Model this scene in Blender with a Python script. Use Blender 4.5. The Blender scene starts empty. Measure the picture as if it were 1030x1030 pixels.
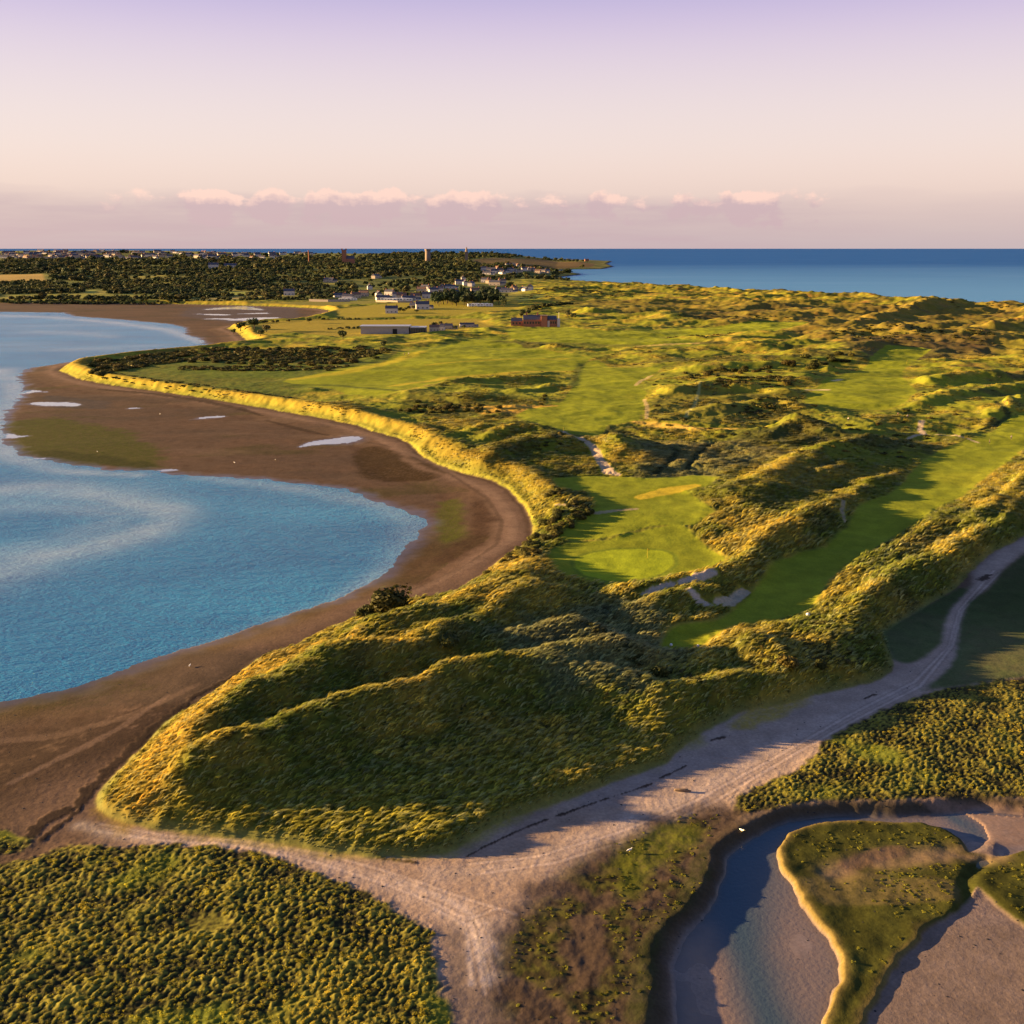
import bpy, bmesh, math, random
import numpy as np
random.seed(7); rng = np.random.default_rng(11)
R = math.radians
Q = 1.0                                    # terrain resolution factor
# ------------------------------------------------------------------ camera
S = 1030.0; F = 1033.0; CH = 80.0; TH = math.atan((515-250)/F)
scn = bpy.context.scene
C = scn.collection
cam = bpy.data.cameras.new('camera'); camo = bpy.data.objects.new('camera', cam); C.objects.link(camo)
camo.location = (0, 0, CH); camo.rotation_euler = (math.pi/2-TH, 0, 0)
cam.sensor_width = 36; cam.sensor_height = 36; cam.sensor_fit = 'HORIZONTAL'
cam.lens = 36*F/S; cam.clip_start = 1; cam.clip_end = 900000
scn.camera = camo
ct, st = math.cos(TH), math.sin(TH)

def P(px, py, z=0.0):
    a = (px-515)/F; b = (515-py)/F
    dz = -st + b*ct; dy = ct + b*st
    t = (CH-z)/(-dz)
    return (a*t, dy*t)
def PL(pts, z=0.0): return [P(p[0], p[1], z) for p in pts]

# ------------------------------------------------------------------ noise
_perm = rng.permutation(256).astype(np.int32); _perm = np.concatenate([_perm, _perm])
_ang = rng.uniform(0, 2*np.pi, 256); _gx = np.cos(_ang).astype(np.float32); _gy = np.sin(_ang).astype(np.float32)
def pn(x, y, seed=0):
    x = np.asarray(x, np.float32)+np.float32(seed*17.37); y = np.asarray(y, np.float32)+np.float32(seed*9.13)
    xf = np.floor(x); yf = np.floor(y); xi = xf.astype(np.int32) & 255; yi = yf.astype(np.int32) & 255
    fx = x-xf; fy = y-yf
    u = fx*fx*fx*(fx*(fx*6-15)+10); v = fy*fy*fy*(fy*(fy*6-15)+10)
    xj = (xi+1) & 255; yj = (yi+1) & 255
    def g(i, j, dx, dy):
        k = _perm[_perm[i]+j]
        return _gx[k]*dx+_gy[k]*dy
    n00 = g(xi, yi, fx, fy); n10 = g(xj, yi, fx-1, fy); n01 = g(xi, yj, fx, fy-1); n11 = g(xj, yj, fx-1, fy-1)
    a = n00+u*(n10-n00); b = n01+u*(n11-n01)
    return (a+v*(b-a))*1.5
def fbm(x, y, wl, octs=3, seed=0, ridged=False, gain=.5):
    s = 0; a = 1.0; tot = 0
    for k in range(octs):
        n = pn(x/wl, y/wl, seed+k*3)
        if ridged: n = 1-2*np.abs(n)
        s = s+a*n; tot += a; a *= gain; wl = wl/2.03
    return s/tot
def sstep(a, b, x):
    t = np.clip((x-a)/(b-a), 0, 1); return t*t*(3-2*t)

# ------------------------------------------------------------------ fields on polylines / polygons
def sdf(X, Y, poly):
    """signed distance, negative inside"""
    d = np.full(X.shape, 1e9, np.float32); ins = np.zeros(X.shape, bool)
    n = len(poly)
    for i in range(n):
        x0, y0 = poly[i]; x1, y1 = poly[(i+1) % n]
        ex, ey = x1-x0, y1-y0; L = ex*ex+ey*ey+1e-9
        wx = X-x0; wy = Y-y0
        t = np.clip((wx*ex+wy*ey)/L, 0, 1)
        d = np.minimum(d, (wx-t*ex)**2+(wy-t*ey)**2)
        if y0 != y1:
            c = ((y0 <= Y) != (y1 <= Y)) & (X < (x1-x0)*(Y-y0)/(y1-y0)+x0)
            ins ^= c
    d = np.sqrt(d); d[ins] *= -1
    return d
def line(X, Y, pts, vals):
    """nearest distance, side (+1 left), interpolated vals"""
    best = np.full(X.shape, 1e18, np.float32); side = np.zeros(X.shape, np.float32)
    vals = np.asarray(vals, np.float32)
    if vals.ndim == 1: vals = vals[:, None]
    if len(vals) < len(pts): vals = np.repeat(vals[:1], len(pts), 0)
    out = np.zeros(X.shape+(vals.shape[1],), np.float32)
    for i in range(len(pts)-1):
        x0, y0 = pts[i]; x1, y1 = pts[i+1]
        ex, ey = x1-x0, y1-y0; L = ex*ex+ey*ey+1e-9
        wx = X-x0; wy = Y-y0
        t = np.clip((wx*ex+wy*ey)/L, 0, 1)
        dd = (wx-t*ex)**2+(wy-t*ey)**2
        m = dd < best
        best[m] = dd[m]; side[m] = np.sign(ex*wy-ey*wx)[m]
        tm = t[m][..., None]
        out[m] = vals[i]*(1-tm)+vals[i+1]*tm
    return np.sqrt(best), side, out

# ------------------------------------------------------------------ traced outlines (photo pixels, projected onto the ground)
BAY = PL([(350,493),(374,502.5),(398,511),(420,517),(427,528),(420,538),(408,550),(398,564),(386,578),(369,590),(350,598),
 (340,603),(300,616),(250,634),(200,650),(160,662),(120,675),(80,690),(40,699),(0,707),(-60,722),(-200,760),(-700,900),(-1500,900),(-2500,313),
 (-600,313),(0,313.7),(64,314.5),(74,318),(116,321),(171,326),(186,330),(186,336.6),(200,340),(208,347),(194,351),(155,354),(116.5,358.5),
 (78,363.5),(58,366.5),(29,370.6),(16.5,379),(25,389),(21,399),(12,408),(4,418),(1,430),(2,443),(15.5,453),(19,459),(39,462),(78,468.6),
 (109,472.5),(146,473.5),(186,478),(230,480),(262,482),(300,486),(330,490)])
# inner (landward) edge of all sand: everything inside is dune, links and mainland
EDGE = [(60,373),(78,380.5),(97,385),(136,391),(175,396.5),(200,400),(239,406.5),(278,413),(316,420),(355,427),(375,434),(400,440.5),
 (412,447),(429,462),(448,470.6),(468,477),(495,483),(510,491.6),(525,506),(534,523),(536,535),(534,544),(520,551),(500,564),(486,576.5),(466,588.6),
 (454,596),(418,602),(395,607),(374,614),(350,624),(322,635),(295.5,649.5),(266,657),(243,673),(220,690),(196.5,708),(167,725),(153,740),(138,757),
 (118,775),(103,792),(94.5,804),(97.5,815.5),(118,826),(153,833),(196.5,837),(243,842),(284,847.6),(327.6,856),(371,860.7),(423.7,860.7),(450,858),
 (467,847.6),(496.5,828.6),(525.6,817),(555,808),(584,798),(613,786),(642,777.7),(669,768),(688,748.7),(707.7,735),(727,725.4),(742.6,716.7),
 (762,712),(785,708),(828.5,697),(877,686),(896.5,676),(899,664),(894,649),(890,637),(906,625),(925.6,613),(945,603),(964.5,591),(981.5,569),
 (998.5,557),(1022.7,543.7),(1100,510),(1250,470),(1700,400)]
COAST = [(1700,340),(1250,323),(1030,314.5),(900,305.5),(800,298),(700,292),(640,288.5),(600,286.5),(577,282.5),(549.5,278.5),(566,278.3),(584,276),(556,272),(571,271),(605,270.6),(616,268.2),(609,265.5)]
LAND = PL(EDGE, 1.5)+PL(COAST, 0)+[(650,6900),(-700,7300),(-2500,7400),(-7000,7300),(-7000,1600)]+ \
 PL([(-600,305),(0,305),(100,305.5),(160,306),(230,307.5),(280,309),(320,311),(334,313.5),(325,317),(311,322),(290,325),(262,325),(236,328.5),(228,331),
 (239,335),(246.6,342),(254,346),(239,348.5),(219,351),(200,353.5),(160,356),(116.5,360.5),(84,365),(66,368)], 1.0)
CREEK = PL([(1500,806),(1030,809),(979,804.5),(931,809.5),(897,811),(829,811),(792,816),(761,826),(738,840),(721,853),(714,877),(707,897),(697,912),(680,925),
 (668,940),(660,961),(657,1001),(654,1030),(640,1120),(640,1400),(1700,1400),(1700,806)], .8)
ISL = PL([(870,821.5),(833,823.5),(806,829),(792,837),(782,850),(785,870),(799,887),(806,901),(822,921),(836,941),(845,962),(846,979),(836,1006),(826,1030),(800,1120),
 (850,1120),(867,1030),(872,1018),(884,999),(901,972),(918,952),(931,931),(955,922),(969,914),(976,900),(984,890),(1005,912),(1030,928),(1100,960),(1300,900),(1300,850),(1030,853),(1000,857),(975,852),(967,840),(950,830),(925,824)], .9)
PATH = PL([(884,712),(925.6,694),(950,674),(959.6,661),(963,630),(973,606),(995,591),(1007,574),(1030,557),(1150,505),(1150,480),(1030,541),(1005,553),
 (989,565),(977,577),(979,588.6),(959.6,610.5),(950,627.5),(950,647),(935,661),(916,668.7),(897,680),(877,687),(830,697),(785,709),(742,718),(690,750),(640,780),(620,860),(700,818),(738,803),(761,786),
 (797,774),(812,760),(833,741),(858,726)], 1.2)
MEAD = PL([(925,695),(951,676),(961,661),(965,630),(974,607),(996,592),(1008,575),(1030,558),(1150,506),(1500,440),(1500,640),(1030,681),(958,691)], 1.4)
MEAD2 = PL([(899,664),(890,649),(884,637),(906,624),(945,602),(964,591),(978,590),(958,610),(949,628),(948,646),(933,659),(915,667)], 1.5)
MARSHL = PL([(66,851),(131,848),(218,850),(262,856),(306,871),(341,884),(371,898),(406,920),(432,934),(438,963),(446,990),(450,1025),(462,1100),(462,1400),
 (-700,1400),(-700,850),(0,866),(30,862)], 1.4)
MARSHS = PL([(0,834),(20,838),(34,846),(26,858),(0,862),(-200,850),(-200,812)], 1.4)
MARSHR = PL([(738,804),(761,788),(797,776),(813,761),(833,742),(870,722),(918,701),(958,691),(1030,681),(1500,640),(1500,815),(1030,803),(979,799),(931,803),
 (897,805),(829,805),(792,810),(757,819),(740,817)], 1.4)
SCRUB = PL([(604,859),(631,840),(660,828),(693,817),(713,812),(740,815),(757,821),(736,838),(719,853),(712,877),(705,897),(695,912),(668,938),(658,961),(655,1001),(652,1030),(640,1120),
 (490,1120),(500,1030),(505,1001),(502,974),(509,941),(522,925),(558,892),(578,872)], 1.2)
FW1 = PL([(666,655),(702,656),(736,633),(780,626),(802,620),(816,614),(826,601),(836,584),(848,571.6),(877,555),(901,540),(925.6,530),(945,516),(969,506),(984,494),
 (998.5,482),(1013,472),(1025,460),(1060,440),(1100,425),(1100,398),(1030,423),(1010,427),(996.5,440),(974,448.6),(952,456),(934,467),(920,479),(907,494),(893,506),
 (862,516),(853,533),(828.5,553),(802,560),(780,569),(768,584),(757,598),(744,611),(727,626),(714.5,632),(685,635),(671,640),(663,652)], 2)
GRN = PL([(549,564),(554,552),(574,545),(610,543.5),(632,537.7),(656,533),(685,530),(700,540),(714.5,552),(730,562),(724,571),(700,576.5),(676,579),(651,584),(627,588.6),
 (598,586),(571,581),(559,574)], 2.5)
PUTT = PL([(578,562),(593,556),(618,552),(646,551.5),(666,553),(676,557),(678,567),(666,576),(639,583.5),(610,583),(588,578),(579,571)], 2.5)
FW1B = PL([(556,541),(580,530),(600,515),(590,500),(560,498),(556,488),(600,484),(650,487),(704,483),(722,486),(712,494),(690,500),(720,520),(700,531),(656,532),(610,542),(575,544)], 2.5)
FW2 = PL([(283,386),(316,379),(355,371.6),(386,367.6),(400,359),(419,353),(458,348),(477,343),(501,340),(515,346),(536,354),(584,360),(600,360),(584,370),(575,376),(516,377),(477,380.5),
 (448,387),(410,396),(380,402),(350,400),(336,395),(316,391)], 3)
FW3 = PL([(577,391),(586,369),(600,363),(615,372),(639,373),(668,371),(656,380.7),(639,390),(650,398),(648,417),(641,427),(611,431),(604,443),(575,441.5),(545,433),(516,423),(536,414),(565,408)], 3)
FW4 = PL([(807,404),(833.5,382),(867,373),(876,363),(884,356),(900,352),(938,355),(925,361.5),(911,370),(907,381),(923,395),(911,408),(889,414),(856,413),(822,411)], 4)
FW5 = PL([(600,342),(600,336),(700,330),(800,325),(830,327),(800,333),(700,340)], 4)
FW6 = PL([(505,333),(560,331),(640,338),(700,345),(690,352),(600,350),(520,345)], 4)
FIELDS = [(PL([(335,313),(400,306),(500,303),(522,306),(522,314),(460,319),(400,321),(340,323)],2),(.27,.22,.022)),
 (PL([(262,326),(330,324),(480,323),(500,331),(400,341),(330,342),(262,338)],2),(.27,.21,.025)),
 (PL([(90,309.5),(200,308.8),(320,306),(420,303.6),(420,305.8),(330,311),(280,308.5),(200,307)],1),(.17,.16,.03)),
 (PL([(0,296),(90,295),(150,296.5),(150,299),(0,299.5)],4),(.20,.2,.035)),
 (PL([(-300,283),(0,281),(45,281),(47,285),(0,286)],4),(.36,.24,.07)),
 (PL([(85,292),(98,291),(99,295),(85,295)],4),(.22,.25,.05)),
 (PL([(200,299),(258,297),(258,300.5),(200,301)],4),(.3,.24,.07)),
 (PL([(225,294),(250,293),(250,296),(225,296)],4),(.22,.25,.05)),
 (PL([(475,267),(540,263),(600,265),(596,268),(530,270),(478,271)],8),(.12,.075,.03)),
 (PL([(515,299),(545,296),(548,301),(520,305)],4),(.1,.14,.03))]
# ridges: [(px, py, crest height)], far-side width, near-side width
RIDGES = [
 ([(134,800,3.2),(156,790,4.4),(177,775,6.3),(197,751,8.6),(226,743,8.6),(266,734,8.6),(290,716.5,8.6),(328,708,8.9),(354,699,9),(380,693,9),(409,687,9),(438,674,9),(467,668.5,8.8),(482,667,8.5),(517,658,8.2),(584,652,7.3),(630,652,6.3)],6,6.2),
 ([(738,712,4),(760,696,6.5),(790,683,7),(808,676,6)],5,5),
 ([(181,752,6.3),(200,727,7.4),(234,699,8.2),(266,684.5,8.8),(301,670,9.2),(328,650,9.6),(380,645,9.6),(409,642,9.6),(440,634,9),(476,620,8.6),(502,604,8),(530,590,6.5)],8,7),
 ([(375,625,7),(420,614,8),(460,602,8),(490,590,7),(515,575,6),(545,560,5)],7,9),
 ([(505,642,7),(526,635,8),(569,626,9),(596,635,8),(620,648,6)],7,7),
 ([(500,672,7),(560,668,7.5),(620,676,7.5),(660,685,7),(700,690,6),(740,680,6)],6,8),
 ([(629,592,5),(651,586,6),(688,579,6.5),(724,569,7),(744,559.5,7.5),(758,550,8)],5,7),
 ([(630,611,5),(660,602,6),(690,594,6),(720,590,6)],3.5,5),
 ([(655,620,5),(690,616,6.5),(714,612,6.5),(724,616,5)],4,5),
 ([(758,545,7),(780,530,7.5),(804,518,7),(828,506,7),(860,495,7),(877,482,7),(901,474.6,7),(925,465,7),(945,459,7),(961,440,7),(990,426,7),(1012,408,7),(1030,395,7),(1080,380,7)],6,8),
 ([(700,672,4.5),(709,655,5),(736,633,6.5),(757,640,7),(776,650,6.5)],5,8),
 ([(776,632,4),(800,620,5),(818,610,5),(831,594,4.6),(850,571.6,4.6),(896,545,4.8),(920,534,4.8),(950,518,5),(986,496,5.4),(1010,477,5.4),(1040,458,5.4)],2.5,4.5),
 ([(800,668,4.5),(830,640,5),(862,603,6.5),(880,585,6.4),(897,574,7),(925,564,7),(962,547,7),(986,533,7.4),(1006,525,7.4),(1025,500,7),(1060,470,7)],5,5.5),
 ([(700,690,5),(740,688,5),(780,672,5),(800,672,5),(850,665,4.5)],5,6),
 ([(980,520,6),(1000,505,7),(1018,489,7.5),(1050,470,8)],5,6),
 ([(640,497,5),(700,491.5,7),(724,486.7,7.5),(780,474.6,8),(798,462,9),(829,447,10),(860,442,9),(880,438,7)],9,12),
 ([(757,444,5),(780,431,8),(807,415.5,13),(830,424,11),(850,436,7)],14,12),
 ([(690,506,5),(740,500,6),(775,492,6),(820,478,7),(870,463,6)],7,7),
 ([(470,470,6),(500,450,8),(524,441,9.5),(550,440,9),(567,444,8),(600,452,6)],10,8),
 ([(490,435,7),(516,427,8),(548,429,7.5),(570,440,6)],8,8),
 ([(425,440,6),(460,433,6.5),(490,430,6)],8,8),
 ([(560,478,6),(600,487,6),(640,478,6),(655,470,5)],8,6),
 ([(618,435,9),(632,445,9),(645,452,7)],9,12),
 ([(474,333,5),(492,328.5,9.5),(508,333,5)],20,18),
 ([(384,377,6),(400,374,7),(418,377,5)],9,9),
 ([(310,390,6),(340,389,6.5),(380,396,6)],10,8),
 ([(400,405,6),(450,408,6.5),(520,409,6)],10,9),
 ([(820,337,9),(845,328,14),(880,326,15),(907,329,14),(925,334,13),(957,337,12),(1000,335,12),(1060,333,12)],22,26),
 ([(850,332,9),(867,321,13),(890,314,15),(912,308,17),(934,301.5,18),(960,303,14)],24,26),
 ([(1000,322,16),(1030,318,17),(1100,315,17)],25,22),
 ([(690,371,7),(740,366,9),(800,364,9),(840,372,7)],14,12),
 ([(640,398,7),(683,388,9),(720,384,9.5),(760,388,8),(800,394,7)],16,12),
 ([(660,420,6),(720,408,8),(780,400,8),(800,410,6)],14,12),
 ([(900,395,7),(915,383,8),(950,378,8),(1000,375,8)],12,14),
 ([(840,408,6),(900,402,8),(960,392,8),(1000,388,8),(1030,384,8)],10,12),
 ([(555,300,8),(590,296,10),(640,292,9)],26,22),
 ([(575,312,8),(592,306,15),(610,311,8)],18,18),
 ([(538,297,6),(560,289,11),(610,286,13),(658,286,13),(678,289,12),(720,289,14),(748,291.5,13),(775,293,12),(800,293,14),(845,294.5,13),(858,293,15),(900,300,12),(925,300,14),(956,303,13),(1001,305,13),(1030,308,13),(1100,311,14),(1250,318,15)],30,24),
 ([(640,300,8),(700,298,11),(760,303,10),(830,302,11),(880,306,10)],24,20),
 ([(660,318,8),(720,312,11),(780,315,10),(840,313,10)],20,18),
 ([(470,282,4),(520,279,8),(548,281,5)],30,30),
 ([(395,392,6),(450,383,7),(520,378,7.5),(570,377,7)],7,7), ([(578,392,6),(583,376,7.5),(590,364,7)],5,6), ([(330,374,6),(400,363,7),(450,354,7)],7,9), ([(440,371,6.5),(500,366,7),(560,364,6.5)],7,8), ([(500,350,6.5),(560,347,8),(620,348,7)],9,10), ([(520,392,6.5),(545,386,7.5),(565,384,7)],7,8),
]
RIDGES = [([P(a,b,c) for a,b,c in r[0]], [max(2.2, c-(1.2 if b < 350 else 0)) for a,b,c in r[0]], r[1], r[2]) for r in RIDGES]

# ------------------------------------------------------------------ graded polar grid of the ground
NA = int(1150*Q); NR = int(1810*Q); A0, A1 = R(-41), R(41); R0, R1 = 52.0, 8200.0
K = 4
ang = np.linspace(A0, A1, NA, dtype=np.float32); lr = np.linspace(math.log(R0), math.log(R1), NR, dtype=np.float32)
nac, nrc = NA//K+1, NR//K+1
angc = np.linspace(A0, A1, nac, dtype=np.float32); lrc = np.linspace(math.log(R0), math.log(R1), nrc, dtype=np.float32)
XC = np.exp(lrc)[:, None]*np.sin(angc)[None]; YC = np.exp(lrc)[:, None]*np.cos(angc)[None]
X = np.exp(lr)[:, None]*np.sin(ang)[None]; Y = np.exp(lr)[:, None]*np.cos(ang)[None]
def lookup(arr, x, y):
    """bilinear sample of a polar array at world points"""
    nr, na = arr.shape[:2]
    r = np.log(np.maximum(np.hypot(x, y), 1)); a = np.arctan2(x, y)
    u = np.clip((a-A0)/(A1-A0)*(na-1), 0, na-1.001); v = np.clip((r-math.log(R0))/(math.log(R1)-math.log(R0))*(nr-1), 0, nr-1.001)
    i = u.astype(np.int32); j = v.astype(np.int32); fu = (u-i).astype(np.float32); fv = (v-j).astype(np.float32)
    if arr.ndim == 3: fu = fu[..., None]; fv = fv[..., None]
    return (arr[j, i]*(1-fu)+arr[j, i+1]*fu)*(1-fv)+(arr[j+1, i]*(1-fu)+arr[j+1, i+1]*fu)*fv
_ui = np.linspace(0, nac-1.001, NA); _vi = np.linspace(0, nrc-1.001, NR)
_i = _ui.astype(int); _j = _vi.astype(int); _fu = (_ui-_i).astype(np.float32)[None]; _fv = (_vi-_j).astype(np.float32)[:, None]
def up(c):
    a = c[:, _i]*(1-_fu)+c[:, _i+1]*_fu
    return a[_j]*(1-_fv)+a[_j+1]*_fv
def bb(poly, m=60):
    xs = [p[0] for p in poly]; ys = [p[1] for p in poly]
    return (XC > min(xs)-m) & (XC < max(xs)+m) & (YC > min(ys)-m) & (YC < max(ys)+m)
def csdf(poly, m=60):
    k = bb(poly, m); d = np.full(XC.shape, m, np.float32)
    d[k] = sdf(XC[k], YC[k], poly); return d
def usdf(poly, m=60): return up(csdf(poly, m))
def cline(pts, vals, m=60):
    k = bb(pts, m); vals = np.asarray(vals, np.float32)
    if vals.ndim == 1: vals = vals[:, None]
    if len(vals) < len(pts): vals = np.repeat(vals[:1], len(pts), 0)
    d = np.full(XC.shape, 1e3, np.float32); s = np.zeros(XC.shape, np.float32); o = np.zeros(XC.shape+(vals.shape[1],), np.float32); o[...] = vals[0]
    d[k], s[k], o[k] = line(XC[k], YC[k], pts, vals)
    return d, s, o

def fline(pts, vals, m=12):
    xs = [p[0] for p in pts]; ys = [p[1] for p in pts]
    rr = [math.hypot(*p) for p in pts]; j0 = int(np.searchsorted(lr, math.log(max(R0, min(rr)-m)))); j1 = int(np.searchsorted(lr, math.log(max(rr)+m)))+1
    aa = [math.atan2(*p) for p in pts]; da = m/min(rr); i0 = max(0, int(np.searchsorted(ang, min(aa)-da))); i1 = int(np.searchsorted(ang, max(aa)+da))+1
    q = np.full(X.shape, 50.0, np.float32)
    if i1 > i0+1 and j1 > j0+1:
        d, s_, o = line(X[j0:j1, i0:i1], Y[j0:j1, i0:i1], pts, vals); q[j0:j1, i0:i1] = d/o[..., 0]
    return q
RR = np.hypot(X, Y)
near = 1-sstep(250, 700, RR)
w1 = fbm(X, Y, 9, 3, 1); w2 = fbm(X, Y, 2.6, 2, 5)
wob = w1*2.2*np.clip(RR/250, .6, 3)+w2*.5
sbay = up(csdf(BAY, 400))+wob*1.1
sland = up(csdf(LAND, 400))+w1*1.0*np.clip(RR/250, .5, 2)+w2*.35
screek = usdf(CREEK)+w1*.5+w2*.3
sisl = usdf(ISL)+w1*.9+w2*.4
smead = np.minimum(usdf(MEAD), usdf(MEAD2))+w2*.5
smarsh = np.minimum(np.minimum(usdf(MARSHL), usdf(MARSHR)), usdf(MARSHS))+w1*1.0+w2*.9
sscrub = usdf(SCRUB)+w1*2
spath = usdf(PATH)
turf = {}
for nm, pl in (('fw1', FW1), ('grn', GRN), ('fw1b', FW1B), ('fw2', FW2), ('fw3', FW3), ('fw4', FW4), ('fw5', FW5), ('fw6', FW6)):
    turf[nm] = usdf(pl)+w1*.8*np.clip(RR/300, .3, 2.5)
sturf = np.minimum.reduce(list(turf.values()))
sputt = usdf(PUTT)
fields = [(usdf(p, 200), c) for p, c in FIELDS]
sfield = np.minimum.reduce([f[0] for f in fields])
inl = sstep(.35, -1.7, sland)

# tidal flats and sand
H = np.where(sbay < 0, np.maximum(-1.2, sbay*.03), 0.004+np.minimum(sbay, 60)*.010)
H = H+1.0*sstep(26, 2, sland)*(sbay > 0)+fbm(X, Y, 14, 4, 9)*.05*sstep(0, 10, sbay)*(sland < 60)
nearsand = sstep(230, 190, Y)*sstep(20, 40, sbay)
H = H*(1-nearsand)+1.25*nearsand+nearsand*(fbm(X, Y, 22, 4, 12)*.16+fbm(X, Y, 1.2, 2, 44)*.035)
H = np.where((spath < 2) | (smead < 0), np.maximum(H, 1.2+fbm(X, Y, 18, 3, 15)*.12), H)
seam = (sland > 0) & (((X > 250) & (Y > 900)) | (Y > 1900))
H = np.where(seam, -.02-.02*np.minimum(sland, 60), H)
# pools on the flat
POOLS = [([(302,450),(322,446),(345,444.5)],[1.5,4.5,7]),([(36,405.5),(60,406.5),(76,408)],[4,6,3]),([(132,411.5),(144,411.5)],[2.2,1.6]),([(192,422.5),(208,421),(222,419.7)],[1.5,3,2.5]),
 ([(150,474),(166,472.5),(184,473)],[.8,2,1]),([(0,438.5),(14,439),(30,437.5)],[5,3,1.5]),([(14,396),(30,393.5),(46,394)],[5,4,2]),([(10,400),(24,399)],[4,2]),([(10,460),(36,461),(54,459.5)],[2,2,1]),
 ([(228,323),(255,321),(282,319.5)],[3,18,4]),([(200,321),(224,321),(250,323)],[3,8,3]),([(205,312),(235,310),(262,312)],[4,24,5]),([(196,316),(222,317)],[3,10]),([(240,316),(262,315.5)],[3,10])]
pool = np.full(X.shape, 9.0, np.float32)
for pts, wd in POOLS:
    pw = PL(pts, .3); d, s, o = cline(pw, wd)
    pool = np.minimum(pool, up(d/o[..., 0]))
pool = pool+w1*.45+w2*.15
pl_m = sstep(1.25, .85, pool)*(sland > -2)
H = H-.02*pl_m
# dunes / links / mainland
ridge = np.zeros(XC.shape, np.float32)
wx = fbm(XC, YC, 16, 3, 21)*3.0*np.clip(np.hypot(XC, YC)/300, .5, 2.2); wy = fbm(XC, YC, 16, 3, 27)*3.0*np.clip(np.hypot(XC, YC)/300, .5, 2.2)
XCs, YCs = XC, YC
for pts, hs, wf, wn in RIDGES:
    k = bb(pts, 90)
    d, s, o = line(XCs[k]+wx[k], YCs[k]+wy[k], pts, np.array(hs, np.float32)-1.8)
    w = np.where(s > 0, wf, wn)*1.12
    ridge[k] += (np.maximum(o[..., 0], 0)*np.exp(-(d/w)**1.6))**4
ridge = up(ridge**.25)
ridge = ridge*(1+.30*fbm(X, Y, 17, 3, 29)+.12*w1)
rc = np.hypot(X, Y)
linksz = sstep(60, 20, sfield)*0
mainl = sstep(-60, 120, Y-(1560+0.0*X))*sstep(30, -60, X-30)          # beyond the inlet, left half
mainl = np.maximum(mainl, sstep(2300, 2700, Y))
flatm = np.maximum(sstep(3, -5, sturf), sstep(12, -8, sfield))
amp = (1-sstep(12, -8, sfield)*.93)*(1-mainl)*sstep(-4, -22, sland)
wl = 1.0
big = fbm(X*.62+Y*.1, Y*1.25, 60, 2, 33, ridged=True); med = fbm(X*.85, Y, 24, 3, 37, ridged=True); sml = fbm(X, Y, 9, 3, 41)
seaside = sstep(-40, 380, X)*sstep(330, 800, Y)
spitz = sstep(-40, -160, X)*sstep(900, 700, Y)          # low scrubby spit
linksA = sstep(240, 420, Y)
farA = sstep(500, 900, Y)
rough = (linksA*(3.2+farA*1.6+seaside*(1.2+2.6*farA))*(big*.55+fbm(X*.8, Y*1.15, 85, 2, 35)*.9+.1)+linksA*(.55+seaside*.7+farA*.6)*(med*.7+.1))*(1-spitz*.8)
rough += (.25+.95*near)*med*(1-spitz*.5)+sml*(.12+.6*near+farA*.25)+fbm(X, Y, 16, 2, 47, ridged=True)*.8*farA*seaside
bank = 2.3*sstep(-1.5, -9, sland)*sstep(260, 300, Y)*sstep(1.0, 0.0, mainl)
bankc = 1.6*np.exp(-((sland+11)/6)**2)*sstep(270, 330, Y)*(1-mainl)*(1-sstep(60, 200, X))
lower = 0.9*sstep(0.2, -1.2, sland)
tw = 1-sstep(12, -5, sturf)
edgef = sstep(1, -7, sland)
base_ = 1.1+.6*edgef*sstep(230, 180, Y)+lower*.5+bank+bankc*(1-flatm)+linksA*.8*edgef
rt = 1.8+ridge*edgef*(.22+.78*tw)*(1-.8*sstep(20, -5, sfield)*(ridge < 8))
D = base_+.7*np.log1p(np.exp(np.clip((rt-base_)/.7, -20, 20)))+(rough-linksA*1.2)*amp*(.18+.27*linksA*sstep(330, 480, Y)+(.82-.27*linksA*sstep(330, 480, Y))*tw)*(1-.45*sstep(1.5, 5, rt-base_))
tl = fbm((X*.82+Y*.57)*.62, (Y*.82-X*.57)*1.25, 1.0, 2, 51)
tuss = (tl*(.10+.34*near)+fbm(X*.8+Y*.5, Y*.9-X*.3, 4.2, 2, 53)*(.25+.3*near))*(1-sstep(3, -2, sturf))*sstep(0, -2, sland)*(.55+.45*near)*(1-sstep(500, 1200, RR))
D += tuss
hill = 16*sstep(4300, 6000, Y)*sstep(-1300, -2500, X)+(26*sstep(1700, 3600, Y)+20*sstep(3600, 6400, Y))*sstep(350, -250, X-(Y-2600)*.02)
head = 8*sstep(2500, 4400, Y)
D = D+np.maximum(hill, head)*sstep(0, -160, sland)+(fbm(X, Y, 420, 3, 61)*6)*mainl*sstep(0, -200, sland)*sstep(1700, 2600, Y)
H = H*(1-inl)+D*inl
# salt meadow, marsh, mud scrub
mm = sstep(1, -1.5, smead); H = H*(1-mm)+(1.45+fbm(X, Y, 7, 3, 63)*.12)*mm
ms = sstep(2.2, -3.0, smarsh)*(1-inl)
lump = fbm((X*.82+Y*.57)*.62, (Y*.82-X*.57)*1.1, .55, 2, 71); lump2 = fbm(X, Y, 5.5, 2, 73)
pond = usdf(PL([(182,928),(200,921),(226,922),(232,930),(214,938),(192,937)], 1.2))+w2*.4
pond = np.minimum(pond, usdf(PL([(230,930),(262,918),(300,905),(300,909),(262,924),(232,936)], 1.2), 20)*0+9)
ms = ms*sstep(-.3, .9, pond)
mvar = sstep(.15, .55, fbm(X, Y, 13, 3, 81))
H = H+ms*(.18+.27*(1-.6*mvar)*np.clip(lump+.15, -.35, 1)+.25*lump2)
sc = sstep(3, -4, sscrub)
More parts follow.
